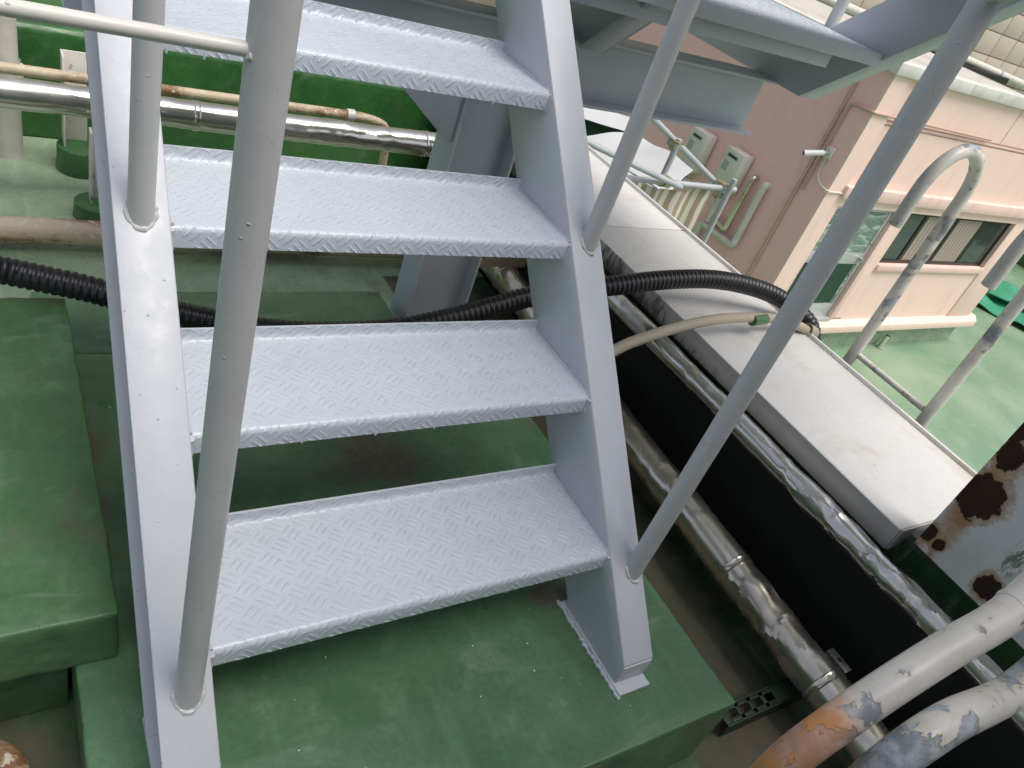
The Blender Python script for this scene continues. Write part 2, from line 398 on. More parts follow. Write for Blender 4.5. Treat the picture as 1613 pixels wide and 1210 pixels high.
M['chip'] = m_plain('white_paint_chip', (.75, .76, .78), .5, bump=0)

# ------------------------------------------------------------------ roof, parapets, gutters
XR, XL = 0.889, 0.199           # inner faces of the two stringers
GUT0, GUT1 = 1.545, 1.68        # gutter between roof sheet and parapet
M['green_strip'] = m_green('darker_green_strip', (.030, .060, .030), (.055, .095, .050), stains=[((1.30, .95, 0), .30, .6, 2.4), ((1.30, .25, 0), .30, .8, 1.6)], dirt=.85, dirt_all=.45)  # floor strip beside the plinth, darker and browner than the floor
ch = box('roof_floor_strip', (1.126, GUT0, -4.0, 2.14, -.30, -.004), M['green_strip']); tag(ch, kind='structure')
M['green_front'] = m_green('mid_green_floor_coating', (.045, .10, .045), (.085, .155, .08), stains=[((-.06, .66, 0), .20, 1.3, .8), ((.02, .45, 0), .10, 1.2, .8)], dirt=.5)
rf = box('roof_floor', (-4.0, 1.1255, 1.7605, 3.02, -.30, 0), M['green_floor'])
tag(box('roof_floor_front', (-4.0, 1.1255, -4.0, 1.76, -.30, -.001), M['green_front']), kind='structure')
tag(box('roof_floor_end', (1.126, GUT0, 2.1405, 3.02, -.30, 0), M['green_floor']), kind='structure'); tag(rf, kind='structure')
gut = box('roof_gutter', (GUT0, GUT1, -4.0, 3.02, -.80, -.60), M['gutter']); tag(gut, kind='structure')  # trench sunk deep so the gap below the pipes reads dark
bd = box('roof_slab', (-4.0, GUT0 - .004, -4.0, 3.02, -4.3, -.302), M['gutter']); tag(bd, kind='structure')

par = thing('parapet_wall', 'low dark green parapet wall with a wide metal cap beside the stainless pipes', 'parapet wall')
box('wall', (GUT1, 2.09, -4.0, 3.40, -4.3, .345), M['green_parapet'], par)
box('painted_shade_band', (GUT1 - .006, GUT1, -4.0, 3.02, -.8, .318), M['shade_band'], par)  # dark strip that paints shade onto the wall below the pipe
mb = MB(); mb.box(1.655, 2.118, .468, 1.83, .396, .408)
mb.build('cap_sheet', M['cap'], par, bevel=.002)
mb = MB(); mb.box(1.655, 2.118, 1.836, 3.6, .396, .408); mb.build('cap_sheet', M['cap'], par, bevel=.002)
box('cap_edge', (2.112, 2.124, .468, 3.6, .400, .420), M['cap'], par, bevel=.003)
box('cap_fascia', (1.649, 1.6545, .466, 3.6, .345, .4085), M['fascia'], par, bevel=.0015)
box('cap_end', (1.655, 2.118, .462, .4675, .345, .4085), M['fascia'], par, bevel=.0015)
box('cap_infill', (1.68, 2.09, .50, 3.6, .346, .394), M['gutter'], par)
box('upstand', (GUT1, 2.09, -4.0, .452, .3455, .404), M['green_parapet'], par)

rear = thing('rear_kerb_wall', 'low green kerb wall across the back of the roof behind the pipes', 'kerb wall')
mb = MB(); mb.prism([(-4, 3.025, -.3), (-4, 3.025, .365), (-4, 3.04, .385), (-4, 3.40, .415), (-4, 3.40, -.3)], (GUT1 + 3.999, 0, 0))
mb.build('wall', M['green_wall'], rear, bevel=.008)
box('back_roof', (-6, 2.09, 3.41, 14, -4.3, .02), M['green_deck'], None)
bpy.data.objects['back_roof'].name = 'lower_roof'; tag(bpy.data.objects['lower_roof'], kind='structure')
lr = bpy.data.objects['lower_roof']

ph_ = thing('rooftop_shade_block', 'unseen grey rooftop block assumed at the stair head, shaped to shade the stair', 'building')  # unseen block, sized and placed to shade the near stair faces
box('wall', (-.30, 2.08, -3.9, -1.16, .001, 3.45), M['dark_concrete'], ph_)
box('roof_edge', (-.40, 2.18, -4.0, -1.10, 3.4505, 3.60), M['dark_concrete'], ph_)
# ------------------------------------------------------------------ plinths
pl = MB().box(.055, 1.122, .332, 1.50, 0, .2).build('stair_plinth', M['green_plinth'], None, bevel=.004, segs=2)
tag(pl, 'green coated concrete plinth that the grey steel stair stands on', 'plinth')
plx = box('plinth_extension', (.055, .918, 1.501, 1.745, 0, .1995), M['green_plinth'], pl, bevel=.006)
blk = thing('equipment_base', 'thick green concrete slab left of the stair with the black hose across it', 'concrete base')
mb = MB().box(-.9, .112, .741, 1.552, .2, .312); bslab = mb.build('slab', M['green_block'], blk, bevel=.0045, segs=2)
box('pedestal', (-.9, .050, .80, 1.50, 0, .2), M['green_block'], blk, bevel=.006)
pad = box('column_pad', (.925, 1.32, 1.56, 1.90, 0, .035), M['green_floor'], None, bevel=.006)
tag(pad, 'low green pad behind the plinth at the foot of the grey column', 'pad')

def rough_up(o, amp, scale, cuts=10, passes=2):
    bm = bmesh.new(); bm.from_mesh(o.data)
    for _ in range(passes):
        es = [e for e in bm.edges if e.calc_length() > .03]
        if es: bmesh.ops.subdivide_edges(bm, edges=es, cuts=cuts if _ == 0 else 2, use_grid_fill=True)
    bm.normal_update()
    for v in bm.verts: v.co += v.normal * amp * (mnoise.noise(v.co * scale) + .6 * mnoise.noise(v.co * scale * 3.1))
    bm.to_mesh(o.data); bm.free()
    for p in o.data.polygons: p.use_smooth = True
    o.data.set_sharp_from_angle(angle=R_(60))
rough_up(pl, .0022, 18, 14); rough_up(bslab, .0030, 22, 14)
# ------------------------------------------------------------------ steel stair
st = thing('steel_staircase', 'pale grey painted steel stair with checker plate treads and pipe handrails', 'staircase')
G, RISE = .2068, .2; Y0, Z0 = .589, .397           # nose of the lowest tread
s_ang = math.atan2(RISE, G); D = Vector((0, math.cos(s_ang), math.sin(s_ang))); Nn = Vector((0, -math.sin(s_ang), math.cos(s_ang)))
def front(y): return Z0 + (y - Y0) * RISE / G      # front line of the stringers
DEP = .150
def back(y): return front(y) - DEP / math.cos(s_ang)
ZB = .209
def stringer(inner, sgn):
    # channel, open to the outside: web on the inner face, two flanges, closing plate at the foot
    xo = inner + sgn * .070; t = .007
    ytop = 1.645; yf = .445
    yb = Y0 + (ZB + DEP / math.cos(s_ang) - Z0) * G / RISE
    x0, x1 = sorted((inner, inner + sgn * t))
    web = MB().prism([(x0, yf, ZB), (x0, yf, front(yf)), (x0, ytop - .2, front(ytop - .2)), (x0, ytop, front(ytop - .2)), (x0, ytop, back(ytop)), (x0, yb, ZB)], (x1 - x0, 0, 0))
    s = web.build('stringer', M['paint'], st, bevel=.0016)
    xa, xb = sorted((inner + sgn * .0005, xo))
    fl = MB().prism([(xa, yf + .0005, front(yf) + .0), (xa, ytop - .2, front(ytop - .2)), (xa, ytop - .2 + .0056, front(ytop - .2) - .006), (xa, yf + .0005, front(yf) - .0125)], (xb - xa, 0, 0))
    for v in range(len(fl.v)):
        fl.v[v] = tuple(Vector(fl.v[v]) + Nn * .0012)
    fl.build('front_flange', M['paint'], s, bevel=.0018)
    bf = MB().prism([(xa, yb - .004, ZB + .0005), (xa, ytop - .004, back(ytop - .004) + .0), (xa, ytop - .004, back(ytop - .004) + .010), (xa, yb - .0141, ZB + .0005)], (xb - xa, 0, 0))
    bf.build('back_flange', M['paint'], s, bevel=.0015)
    MB().box(xa, xb, yf - .003, yf + .005, ZB, front(yf) - .003).build('end_plate', M['paint'], s, bevel=.0015)
    MB().box(min(inner - sgn * .004, xo), max(inner - sgn * .004, xo), yf - .026, yb + .02, .2004, ZB).build('base_plate', M['paint'], s, bevel=.0015)
    # ragged sealant bead along the foot, inside
    pts = []; y = yf - .03
    while y < yb + .03:
        pts.append(Vector((inner - sgn * (.004 + random.uniform(0, .005)), y, .202))); y += .006
    rr = [random.uniform(.002, .0055) for _ in pts]
    MB().tube(pts, rr, 8).build('sealant_bead', M['weld'], s)
    return s
stringer(XR, 1); stringer(XL, -1)

TD = .2125
PROF = [(0, -.033), (0, -.010), (.0008, -.0062), (.003, -.003), (.0062, -.0008), (.010, 0), (.205, 0), (.2105, .0022), (.2125, .008), (.2125, .021),
        (.217, .021), (.217, .006), (.2145, -.0022), (.207, -.0045), (.008, -.0045), (.0045, -.008), (.0045, -.033)]
# three-bar basket weave: cells on a 45 degree chequerboard, bars laid over the folded plate
FOLD = [(0, -.033), (0, -.010), (.0008, -.0062), (.003, -.003), (.0062, -.0008), (.010, 0), (.205, 0), (.2105, .0022), (.2125, .008), (.2125, .021)]
FLAT = [(0, 0), (.60, 0)]
def arclen(prof):
    L = [0.]
    for a, b in zip(prof, prof[1:]): L.append(L[-1] + math.hypot(b[0] - a[0], b[1] - a[1]))
    return L
def on_profile(prof, L, t):
    t = min(max(t, .0005), L[-1] - .0005); i = 0
    while i < len(L) - 2 and L[i + 1] < t: i += 1
    f = (t - L[i]) / (L[i + 1] - L[i]); a, b = prof[i], prof[i + 1]
    def nrm(k):
        p, q = prof[max(k - 1, 0)], prof[min(k + 1, len(prof) - 1)]; d = math.hypot(q[0] - p[0], q[1] - p[1]); return (-(q[1] - p[1]) / d, (q[0] - p[0]) / d)
    n0, n1 = nrm(i), nrm(i + 1)
    return a[0] + (b[0] - a[0]) * f, a[1] + (b[1] - a[1]) * f, n0[0] + (n1[0] - n0[0]) * f, n0[1] + (n1[1] - n0[1]) * f
def pattern(x0, x1, y, z, prof, tmax=None, p=.0221, seed=0, bar=(.0126, .0029, .00072)):
    mb = MB(); rnd = random.Random(seed); L = arclen(prof); T = tmax or L[-1]; q = math.sqrt(.5); K = 12
    for a in range(int((x1 - x0) / p) + 2):
        for b in range(int(T / p) + 2):
            if (a + b) % 2: continue
            s_ = 1 if a % 2 else -1; u = (q, s_ * q); v = (-s_ * q, q)
            for k in (-1, 0, 1):
                cx = x0 + a * p + v[0] * k * .0103; ct_ = b * p + .004 + v[1] * k * .0103
                hl = bar[0] * rnd.uniform(.92, 1.04); hw = bar[1] * rnd.uniform(.85, 1.1); hh = bar[2] * rnd.uniform(.6, 1.1)
                if not (x0 + hl * q < cx < x1 - hl * q and -.004 < ct_ < T + .004): continue
                vs = []
                for ring, (sl, sw, h) in enumerate(((1.0, 1.25, -.0004), (.92, .85, hh * .45), (.80, .40, hh))):
                    for i in range(K):
                        an = 2 * math.pi * i / K; du = hl * sl * math.copysign(abs(math.cos(an)) ** .6, math.cos(an)); dv = hw * sw * math.sin(an)
                        X = cx + u[0] * du + v[0] * dv; t = min(T, ct_ + u[1] * du + v[1] * dv)
                        yy, zz, ny, nz = on_profile(prof, L, t); vs.append((X, y + yy + ny * h, z + zz + nz * h))
                fs = [(r * K + i, r * K + (i + 1) % K, (r + 1) * K + (i + 1) % K, (r + 1) * K + i) for r in (0, 1) for i in range(K)] + [tuple(range(2 * K, 3 * K))]
                mb.add(vs, fs)
    return mb
for k in range(4):
    y = Y0 + G * k; z = Z0 + RISE * k
    mb = MB().prism([(XL - .0005, y + a, z + b) for a, b in PROF], (XR - XL + .001, 0, 0))
    t = mb.build('tread', M['tread'], st, sharp=50)
    o = pattern(XL + .003, XR - .003, y, z, FOLD, seed=k).build('raised_pattern', M['tread'], t, sharp=80); tag(o, kind='stuff')
    # paint runs along the lower edge of the nose
    mb = MB(); rnd = random.Random(50 + k); X = XL + .02
    while X < XR - .02:
        L = rnd.choice((.0006, .001, .001, .002, .005)); r = rnd.uniform(.0018, .0036)
        mb.tube([(X, y + .0022, z - .028), (X, y + .0022, z - .0325), (X, y + .0022, z - .0335 - L)], [r * .9, r * .95, r * .45], 8)
        X += rnd.uniform(.03, .13)
    tag(mb.build('paint_drips', M['tread'], t), kind='stuff')
    # weld beads where the tread meets the stringers
    for X, s in ((XL, 1), (XR, -1)):
        pts = [V(X + s * rnd.uniform(.0003, .0022), y + .004 + i * .0075, z + rnd.uniform(-.0008, .0008)) for i in range(28)]
        MB().tube(pts, [rnd.uniform(.0022, .0036) for _ in pts], 7).build('weld_bead', M['weld'], t)
        pts = [V(X + s * .001, y - .001 + rnd.uniform(-.0012, .0012), z - .034 + i * .006) for i in range(6)]
        MB().tube(pts, [rnd.uniform(.003, .0048) for _ in pts], 7).build('weld_bead', M['weld'], t)

def weld_ring(parent, c, r, ax=Nn, seed=0, mat='weld'):
    rnd = random.Random(seed); a = ax.normalized(); u = V(1, 0, 0); v = a.cross(u).normalized(); pts = []
    for i in range(27):
        an = 2 * math.pi * i / 26; pts.append(Vector(c) + u * (r * math.cos(an)) + v * (r * (1.36 if abs(a.z) < .9 else 1.0) * math.sin(an)) + a * rnd.uniform(-.001, .001))
    MB().tube(pts, [rnd.uniform(.0032, .0052) for _ in pts], 8, caps=False).build('weld_bead', M[mat], parent)
PR = .0170
for X, posts in ((.936, ((.940, .564), (.9315, 1.006), (.932, 1.46))), (.165, ((.1677, .558), (.163, 1.015), (.163, 1.46)))):
    ys = [q[1] for q in posts]; XM = X
    for X, y in posts:
        zt = front(y) + 1.028
        mb = MB().tube([(X, y, front(y)), (X, y, front(y) + .06), (X, y, zt)], PR, 28)
        mb.v[:28] = [(a, b, front(b) - .004) for a, b, c in mb.v[:28]]
        o = mb.build('handrail_post', M['rail'], st)
        rnd = random.Random(int(y * 100) + int(X * 10)); pts = []
        for q in range(33):
            an = 2 * math.pi * q / 32; a, b = X + (PR + .0005) * math.cos(an), y + (PR + .0005) * math.sin(an); pts.append(V(a, b, front(b) + .0015) + Nn * rnd.uniform(-.0008, .0008))
        MB().tube(pts, [.0034 + .0012 * math.sin(q * .85 + X * 40) + .0008 * math.sin(q * 2.1) for q in range(len(pts))], 8, caps=False).build('weld_bead', M['rail'], o)
        weld_ring(o, (X, y, zt - .016), PR - .001, ax=V(0, 0, 1), seed=int(y * 77))
    X = XM
    a = V(X, ys[0] - .022, front(ys[0] - .022) + 1.028); b = V(X, 1.62, front(1.62) + 1.028)
    MB().tube(fillet([a, b, b + V(0, .5, 0)], .08), PR + .0005, 24).build('top_rail', M['rail'], st)
# thin bar welded to the left post, running off to the left
bp = at_y(403, 80, .558)
mbar = MB().tube([(-.75, .562, bp.z + .004), (bp.x, .558, bp.z)], .0054, 14).build('side_bar', M['cream_paint'], st)
MB().tube([bp + V(-.007, -.006, -.002), bp + V(-.001, -.005, -.004), bp + V(.004, -.004, -.004)], [.003, .0055, .003], 10).build('weld_bead', M['rail'], mbar)
MB().tube([(-.74, .562, -.001), (-.74, .562, 1.36)], PR, 20).build('handrail_post', M['rail'], st)

# column, landing beam, haunch
CX0, CX1, CY0, CY1 = .972, 1.166, 1.652, 1.752
def hsec(name, o, parent=st):
    return o.build(name, M['paint'], parent, bevel=.0018)
cb = hsec('column', MB().box(CX0 + .009, CX1 - .009, 1.697, 1.707, .047, .842))
for x in (CX0, CX1 - .009): hsec('column_flange', MB().box(x, x + .009, CY0, CY1, .047, .842), cb)
hsec('base_plate', MB().box(.93, 1.25, 1.60, 1.82, .0352, .0468), cb)
BZ0, BZ1 = .843, 1.013
be = hsec('landing_beam', MB().box(.13, 1.992, 1.697, 1.704, BZ0 + .0085, BZ1 - .0085))
for z in (BZ0, BZ1 - .0085): hsec('beam_flange', MB().box(.13, 1.992, 1.651, 1.751, z, z + .0085), be)
hsec('haunch', MB().prism([(.775, 1.66, BZ0 - .0005), (CX0 - .0005, 1.66, BZ0 - .0005), (CX0 - .0005, 1.66, .70), (.95, 1.66, .706)], (0, .008, 0)), be)
hsec('haunch', MB().prism([(1.36, 1.70, BZ0 - .0005), (CX1 + .0005, 1.70, BZ0 - .0005), (CX1 + .0005, 1.70, .70), (1.19, 1.70, .706)], (0, .008, 0)), be)
# landing deck and upper flight
LZ = 1.197; X2L, X2R = 1.25, 1.990; LY = 1.372
ld = MB().box(.125, X2R - .001, 1.432, 2.16, LZ - .006, LZ).build('landing_plate', M['tread'], st, bevel=.001)
MB().box(XR + .08, X2R - .006, LY, 1.4315, LZ - .006, LZ).build('landing_plate', M['tread'], ld, bevel=.001)
rim = MB().tube([(XR + .08 + i * .02, LY + .002 + random.uniform(-.001, .001), LZ - .016 + random.uniform(-.001, .001)) for i in range(51)], .002, 6)
MB().box(XR + .08, X2R + .012, LY - .006, LY - .0005, LZ - .034, LZ + .001).build('landing_rim', M['weld'], ld, bevel=.0025)
MB().box(XR + .08, 1.842, LY + .030, LY + .037, LZ - .072, LZ - .0065).build('landing_stiffener', M['paint'], ld, bevel=.001)
MB().box(XR + .08, 1.842, LY + .0375, LY + .080, LZ - .0125, LZ - .0065).build('landing_stiffener', M['paint'], ld, bevel=.001)
o = pattern(1.30, X2R - .008, LY, LZ, FLAT, tmax=.55, seed=9).build('raised_pattern', M['tread'], ld, sharp=80); tag(o, kind='stuff')
BK = (1.553, 1.008); SL = .917; ct = math.cos(math.atan(SL)); VT = DEP / ct
def f2bot(y): return BK[1] + (BK[0] - y) * SL
def upper(inner, sgn, yend=-1.09):
    xo = inner + sgn * .075; t = .007; x0, x1 = sorted((inner, inner + sgn * t)); xa, xb = sorted((inner + sgn * .0075, xo))
    yk = BK[0] + (VT - .182) / SL
    s = MB().prism([(x0, 2.16, BK[1]), (x0, BK[0], BK[1]), (x0, yend, f2bot(yend)), (x0, yend, f2bot(yend) + VT), (x0, 1.586, f2bot(1.586) + VT), (x0, 1.586, LZ - .0065), (x0, 2.16, LZ - .0065)], (x1 - x0, 0, 0)).build('upper_stringer', M['paint'], st, bevel=.0016)
    th = .0085 / ct
    MB().prism([(xa, BK[0], BK[1]), (xa, yend, f2bot(yend)), (xa, yend, f2bot(yend) + th), (xa, BK[0] - .002, BK[1] + th)], (xb - xa, 0, 0)).build('lower_flange', M['paint'], s, bevel=.0016)
    MB().prism([(xa, 1.586, f2bot(1.586) + VT - th), (xa, yend, f2bot(yend) + VT - th), (xa, yend, f2bot(yend) + VT), (xa, 1.586, f2bot(1.586) + VT)], (xb - xa, 0, 0)).build('upper_flange', M['paint'], s, bevel=.0016)
    MB().box(xa, xb, BK[0] + .0005, 2.16, BK[1], BK[1] + .0085).build('landing_flange', M['paint'], s, bevel=.0016)
    return s
upper(X2R, 1); upper(X2L, -1)
for k in range(1, 12):
    y = LY - G * k; z = LZ + RISE * k
    mb = MB().prism([(X2L + .0005, y + TD - a, z + b) for a, b in PROF], (X2R - X2L - .001, 0, 0)); mb.build('tread', M['tread'], st, sharp=50)
for y in (2.10, 1.60, 1.0, .4, -.3, -1.0):
    zb = LZ if y > 1.6 else f2bot(y) + VT
    for X in ((X2R + .04,) if y > 1.5 else (X2R + .04, X2L - .04)):
        MB().tube([(X, y, zb - .004), (X, y, zb + 1.0)], PR, 20).build('handrail_post', M['rail'], st)
for X in (X2R + .04, X2L - .04):
    MB().tube(fillet([(X, 2.10, LZ + 1.0), (X, 1.60, LZ + 1.0), (X, -1.05, f2bot(-1.05) + VT + 1.0)], .08), PR, 20).build('top_rail', M['rail'], st)
for y in (2.12,):
    for X in (.16, 1.0, 1.95): MB().tube([(X, y, LZ - .01), (X, y, LZ + 1.0)], PR, 16).build('handrail_post', M['rail'], st)
    MB().tube([(.13, y, LZ + 1.0), (2.03, y, LZ + 1.0)], PR, 16).build('top_rail', M['rail'], st)

# ------------------------------------------------------------------ stainless lagged pipes
def lagged(name, label, a, b, r, mat, seams, dents, seed=0, extra=None, step=.009, seg=44):
    t = thing(name, label, 'pipe', 'stainless lagged pipes'); a = Vector(a); b = Vector(b)
    L = (b - a).length; d = (b - a).normalized()
    n = max(2, int(L / step)); path = [a.lerp(b, i / n) for i in range(n + 1)]
    if extra: path = path + extra
    def rf_(i, k, p, dirv):
        s = (p - a).dot(d); w_ = 0
        for (s0, s1, amt) in dents:
            if s0 < s < s1:
                q = (s - s0) / (s1 - s0); w_ += amt * math.sin(math.pi * q) ** .7
        base = .012 * mnoise.noise(p * 5 + Vector((seed, 0, 0)))
        if w_ <= 0: return 1 + base
        c = mnoise.noise(p * 8 + Vector((seed, 3, 0))); rid = abs(mnoise.noise(p * 15 + Vector((0, seed, 5))))
        dd = mnoise.voronoi(p * 10 + Vector((seed, 1, 2)))[0]; cr = min(1., (dd[1] - dd[0]) * 3.2)
        return 1 + base + w_ * (.55 * c - .25 * rid - .60 * dd[0] + .45 * (1 - cr) ** 2)
    o = MB().tube(path, r, seg, rfun=rf_).build('lagging', M[mat], t, sharp=15 if dents else 50)
    for s in seams:
        p = a + d * s
        pts = [p + d * x for x in (-.010, -.007, -.004, 0, .004, .007, .010)]
        MB().tube(pts, [r * 1.0, r * 1.045, r * 1.02, r * 1.02, r * 1.02, r * 1.045, r * 1.0], 32).build('lagging_seam', M[mat], t)
    return t
p1a = at_z(1180, 930, .108); p1b = at_z(790, 430, .108); d1 = (p1b - p1a)
P1 = lambda s: p1a + d1 * s
e1 = P1(1.42)
lagged('lagged_pipe', 'crumpled stainless pipe lying low along the gutter nearest the green plinth', P1(-1.1), e1, .051, 'steel', [1.30, 1.62, 2.95],
       [(-.2, 1.30, .34), (1.30, 1.64, .30), (1.7, 2.2, .16), (2.2, 3.2, .10)], 1,
       extra=fillet([e1, e1 + V(0, .09, 0), e1 + V(-.1, .09, 0)], .09)[1:])
p2a = at_z(1440, 950, .338); p2b = at_z(1040, 545, .338); d2 = p2b - p2a
P2 = lambda s: p2a + d2 * s
lagged('lagged_pipe', 'upper dented stainless pipe fixed along the dark green parapet under the metal cap', P2(-1.0) + V(.004, 0, 0), P2(2.55), .032, 'steel2', [.55, 2.2],
       [(.0, .62, .18), (.62, 1.45, .36), (1.45, 1.8, .22), (1.9, 2.6, .2)], 5)
# wall brackets for that pipe
tb = at_z(60, 168, .338); te = at_z(600, 222, .338)
yb_ = 2.565
lagged('lagged_pipe', 'dented stainless pipe running across behind the stair in front of the green kerb', V(-1.6, yb_ + .02, .330), V(1.40, yb_ - .01, .330), .046, 'steel2', [2.16, 2.98],
       [(.5, 1.7, .07), (1.7, 2.25, .16), (2.3, 3.0, .12)], 9, extra=fillet([V(1.40, yb_ - .01, .33), V(1.49, yb_ - .01, .33), V(1.49, yb_ - .01, .23)], .085)[1:])
# cream pipe behind it
t = thing('thin_pipe', 'thin cream pipe with rust patches running just behind the rear stainless pipe', 'pipe')
MB().tube(fillet([V(-1.6, 2.76, .335), V(1.22, 2.76, .325), V(1.32, 2.76, .30), V(1.34, 2.76, 0.0)], .06), .017, 16).build('tube', M['rustpipe'], t)
MB().tube([V(1.14, 2.76, .3255), V(1.17, 2.76, .3255)], .022, 16).build('coupling', M['pvc'], t)
# rusty pipe on the floor
rp = thing('rusty_pipe', 'rusty cream pipe low on the floor behind the second tread', 'pipe')
MB().tube([V(-1.6, 2.30, .060), V(1.33, 2.235, .058)], .038, 28, rfun=lambda i, k, p, d: 1 + .01 * mnoise.noise(p * 9)).build('tube', M['rustpipe'], rp)
for x in (-.9, .62): MB().box(x, x + .05, 2.21, 2.34, 0, .0225).build('saddle', M['white_bracket'], rp)
# white vertical pipe far left
t = thing('standing_pipe', 'white vertical pipe with a flange at the far left behind the stainless pipe', 'pipe')
q = at_y(13, 60, 2.86)
MB().tube([V(q.x - .012, 2.86, 0), V(q.x - .012, 2.86, 1.5)], .036, 24).build('tube', M['pvc'], t)
zf = at_y(13, 112, 2.83).z
MB().tube([V(q.x - .012, 2.86, zf - .018), V(q.x - .012, 2.86, zf + .012)], .050, 24).build('flange', M['pvc'], t)
MB().tube([V(q.x - .012, 2.86, zf + .0125), V(q.x - .012, 2.86, zf + .017)], .040, 24).build('rust_ring', M['rustpipe'], t)
for k in range(4):
    an = k * math.pi / 2 + .5
    MB().tube([V(q.x - .012 + .043 * math.cos(an), 2.86 + .043 * math.sin(an), zf - .03), V(q.x - .012 + .043 * math.cos(an), 2.86 + .043 * math.sin(an), zf + .024)], .006, 6).build('bolt', M['galv'], t)
# pipe stands on round green footings
def footing(cx, cy, r, h, label):
    t = thing('pipe_stand', label, 'pipe stand', 'pipe stands on round footings')
    MB().tube([V(cx, cy, 0), V(cx, cy, h * .4), V(cx, cy, h)], [r * 1.04, r, r * .985], 32).build('footing', M['mid_green_coat'], t, bevel=.004)
    return t
M['mid_green_coat'] = m_green('mid_green_footing_coating', (.035, .115, .035), (.06, .16, .055), dirt=.3)  # slightly lighter green than the rear wall coating
f1 = footing(.262, 2.80, .078, .085, 'round green footing with a white angle post under the rear stainless pipe')
zt = at_y(104, 86, 2.80).z
MB().box(.205, .211, 2.775, 2.845, .0852, zt).build('angle_post', M['white_bracket'], f1, bevel=.001)
MB().box(.2115, .28, 2.838, 2.845, .0852, zt).build('angle_post', M['white_bracket'], f1, bevel=.001)
f2 = footing(.275, 2.475, .070, .05, 'low round green footing with a white post just behind the rusty pipe')
MB().box(.250, .256, 2.455, 2.50, .0502, .282).build('angle_post', M['white_bracket'], f2, bevel=.001)
MB().box(.2565, .30, 2.494, 2.50, .0502, .282).build('angle_post', M['white_bracket'], f2, bevel=.001)
# rusty angle frame behind the column
t = thing('angle_frame', 'small rusty angle iron frame supporting pipes beside the grey column', 'bracket')
for (a, b, c, d, e, f_) in ((1.30, 1.34, 1.98, 1.985, 0, .19), (1.30, 1.305, 1.985, 2.02, 0, .19), (1.30, 1.58, 1.975, 2.02, .1905, .196), (1.30, 1.58, 1.97, 1.975, .150, .196)):
    MB().box(a, b, c, d, e, f_).build('angle_iron', M['rustpipe'], t, bevel=.001)
# slotted strut on the floor
t = thing('strut_channel', 'short green slotted steel channel lying on the floor under the crumpled pipe', 'strut')
M['strut'] = m_plain('dirty_green_steel', (.018, .045, .022), .5, var=.3)
def strut_piece(b, name='channel_side'): return MB().box(*b).build(name, M['strut'], t, bevel=.001)
strut_piece((1.215, 1.54, .385, .389, 0, .042)); strut_piece((1.215, 1.54, .425, .429, 0, .042))
for x0, x1 in ((1.215, 1.235), (1.262, 1.275), (1.302, 1.315), (1.342, 1.355), (1.382, 1.54)): strut_piece((x0, x1, .3895, .4245, .0375, .042), 'channel_web')
strut_piece((1.2355, 1.3815, .3895, .3985, .0375, .042), 'channel_web'); strut_piece((1.2355, 1.3815, .4155, .4245, .0375, .042), 'channel_web')
t.location = (0, -.045, 0); t.rotation_euler = (0, 0, R_(0))
# small galvanised clip beside the pipe
c0 = P1(.0) ; cl = at_z(1322, 1040, .12)
t = thing('pipe_clip', 'small pale metal clip with a hole on the crumpled pipe by the gutter', 'clip')
MB().box(cl.x - .012, cl.x + .012, cl.y - .03, cl.y + .03, .118, .121).build('plate', M['galv'], t, bevel=.0008)
MB().box(cl.x - .012, cl.x - .009, cl.y - .03, cl.y + .03, .06, .1175).build('leg', M['galv'], t, bevel=.0008)
MB().tube([V(cl.x, cl.y, .1212), V(cl.x, cl.y, .1216)], .006, 12).build('hole', M['steel_bore'], t)

# ------------------------------------------------------------------ corrugated hose and beige conduit
pts = [(-150, 400, 1.46), (-60, 412, 1.49), (0, 425, 1.53), (75, 441, 1.565), (150, 458, 1.60), (300, 499, 1.68), (450, 523, 1.80), (600, 521, 1.92),
       (700, 504, 1.98), (780, 483, 2.03), (840, 467, 2.07), (960, 451, 2.14), (1050, 441, 2.22), (1130, 441, 2.30), (1200, 457, 2.39), (1245, 482, 2.44)]
path = [at_d(*p) for p in pts]
e = path[-1]; path += [V(2.165, 1.20, .40), V(2.185, 1.16, .22), V(2.19, 1.15, -.3), V(2.19, 1.15, -1.5)]
pp = resample(curve(path, 14), .00375)
prof = [1.0, .975, .87, .975]
MB().tube(pp, [.0288 * prof[i % 4] for i in range(len(pp))], 20).build('corrugated_hose', M['black'], None, sharp=80)
tag(bpy.data.objects['corrugated_hose'], 'thick black corrugated hose passing behind the stair and over the parapet', 'hose')
pts = [(900, 590, 1.86), (972, 550, 1.90), (1010, 534, 1.94), (1075, 514, 2.04), (1140, 502, 2.16), (1210, 501, 2.30), (1250, 510, 2.38), (1272, 521, 2.43)]
path = [V(1.36, 1.40, .07), V(1.36, 1.33, .22)] + [at_d(*p) for p in pts]
pp = resample(curve(path, 12), .003)
bt = thing('flexible_conduit', 'thin beige ribbed conduit arching over the parapet cap beside the black hose', 'conduit')
MB().tube(pp, [.0150 * (1.0 if i % 2 else .93) for i in range(len(pp))], 14, caps=False).build('tube', M['beige_flex'], bt, sharp=80)
MB().hollow(pp[-1] - (pp[-1] - pp[-4]) * 1.0, pp[-1] + (pp[-1] - pp[-4]).normalized() * .03, .024, .004, 16).build('broken_end', M['beige_flex'], bt)
MB().tube([at_d(1185, 505, 2.24), at_d(1205, 503, 2.28)], .0165, 12).build('green_tape', M['green_wall'], bt)

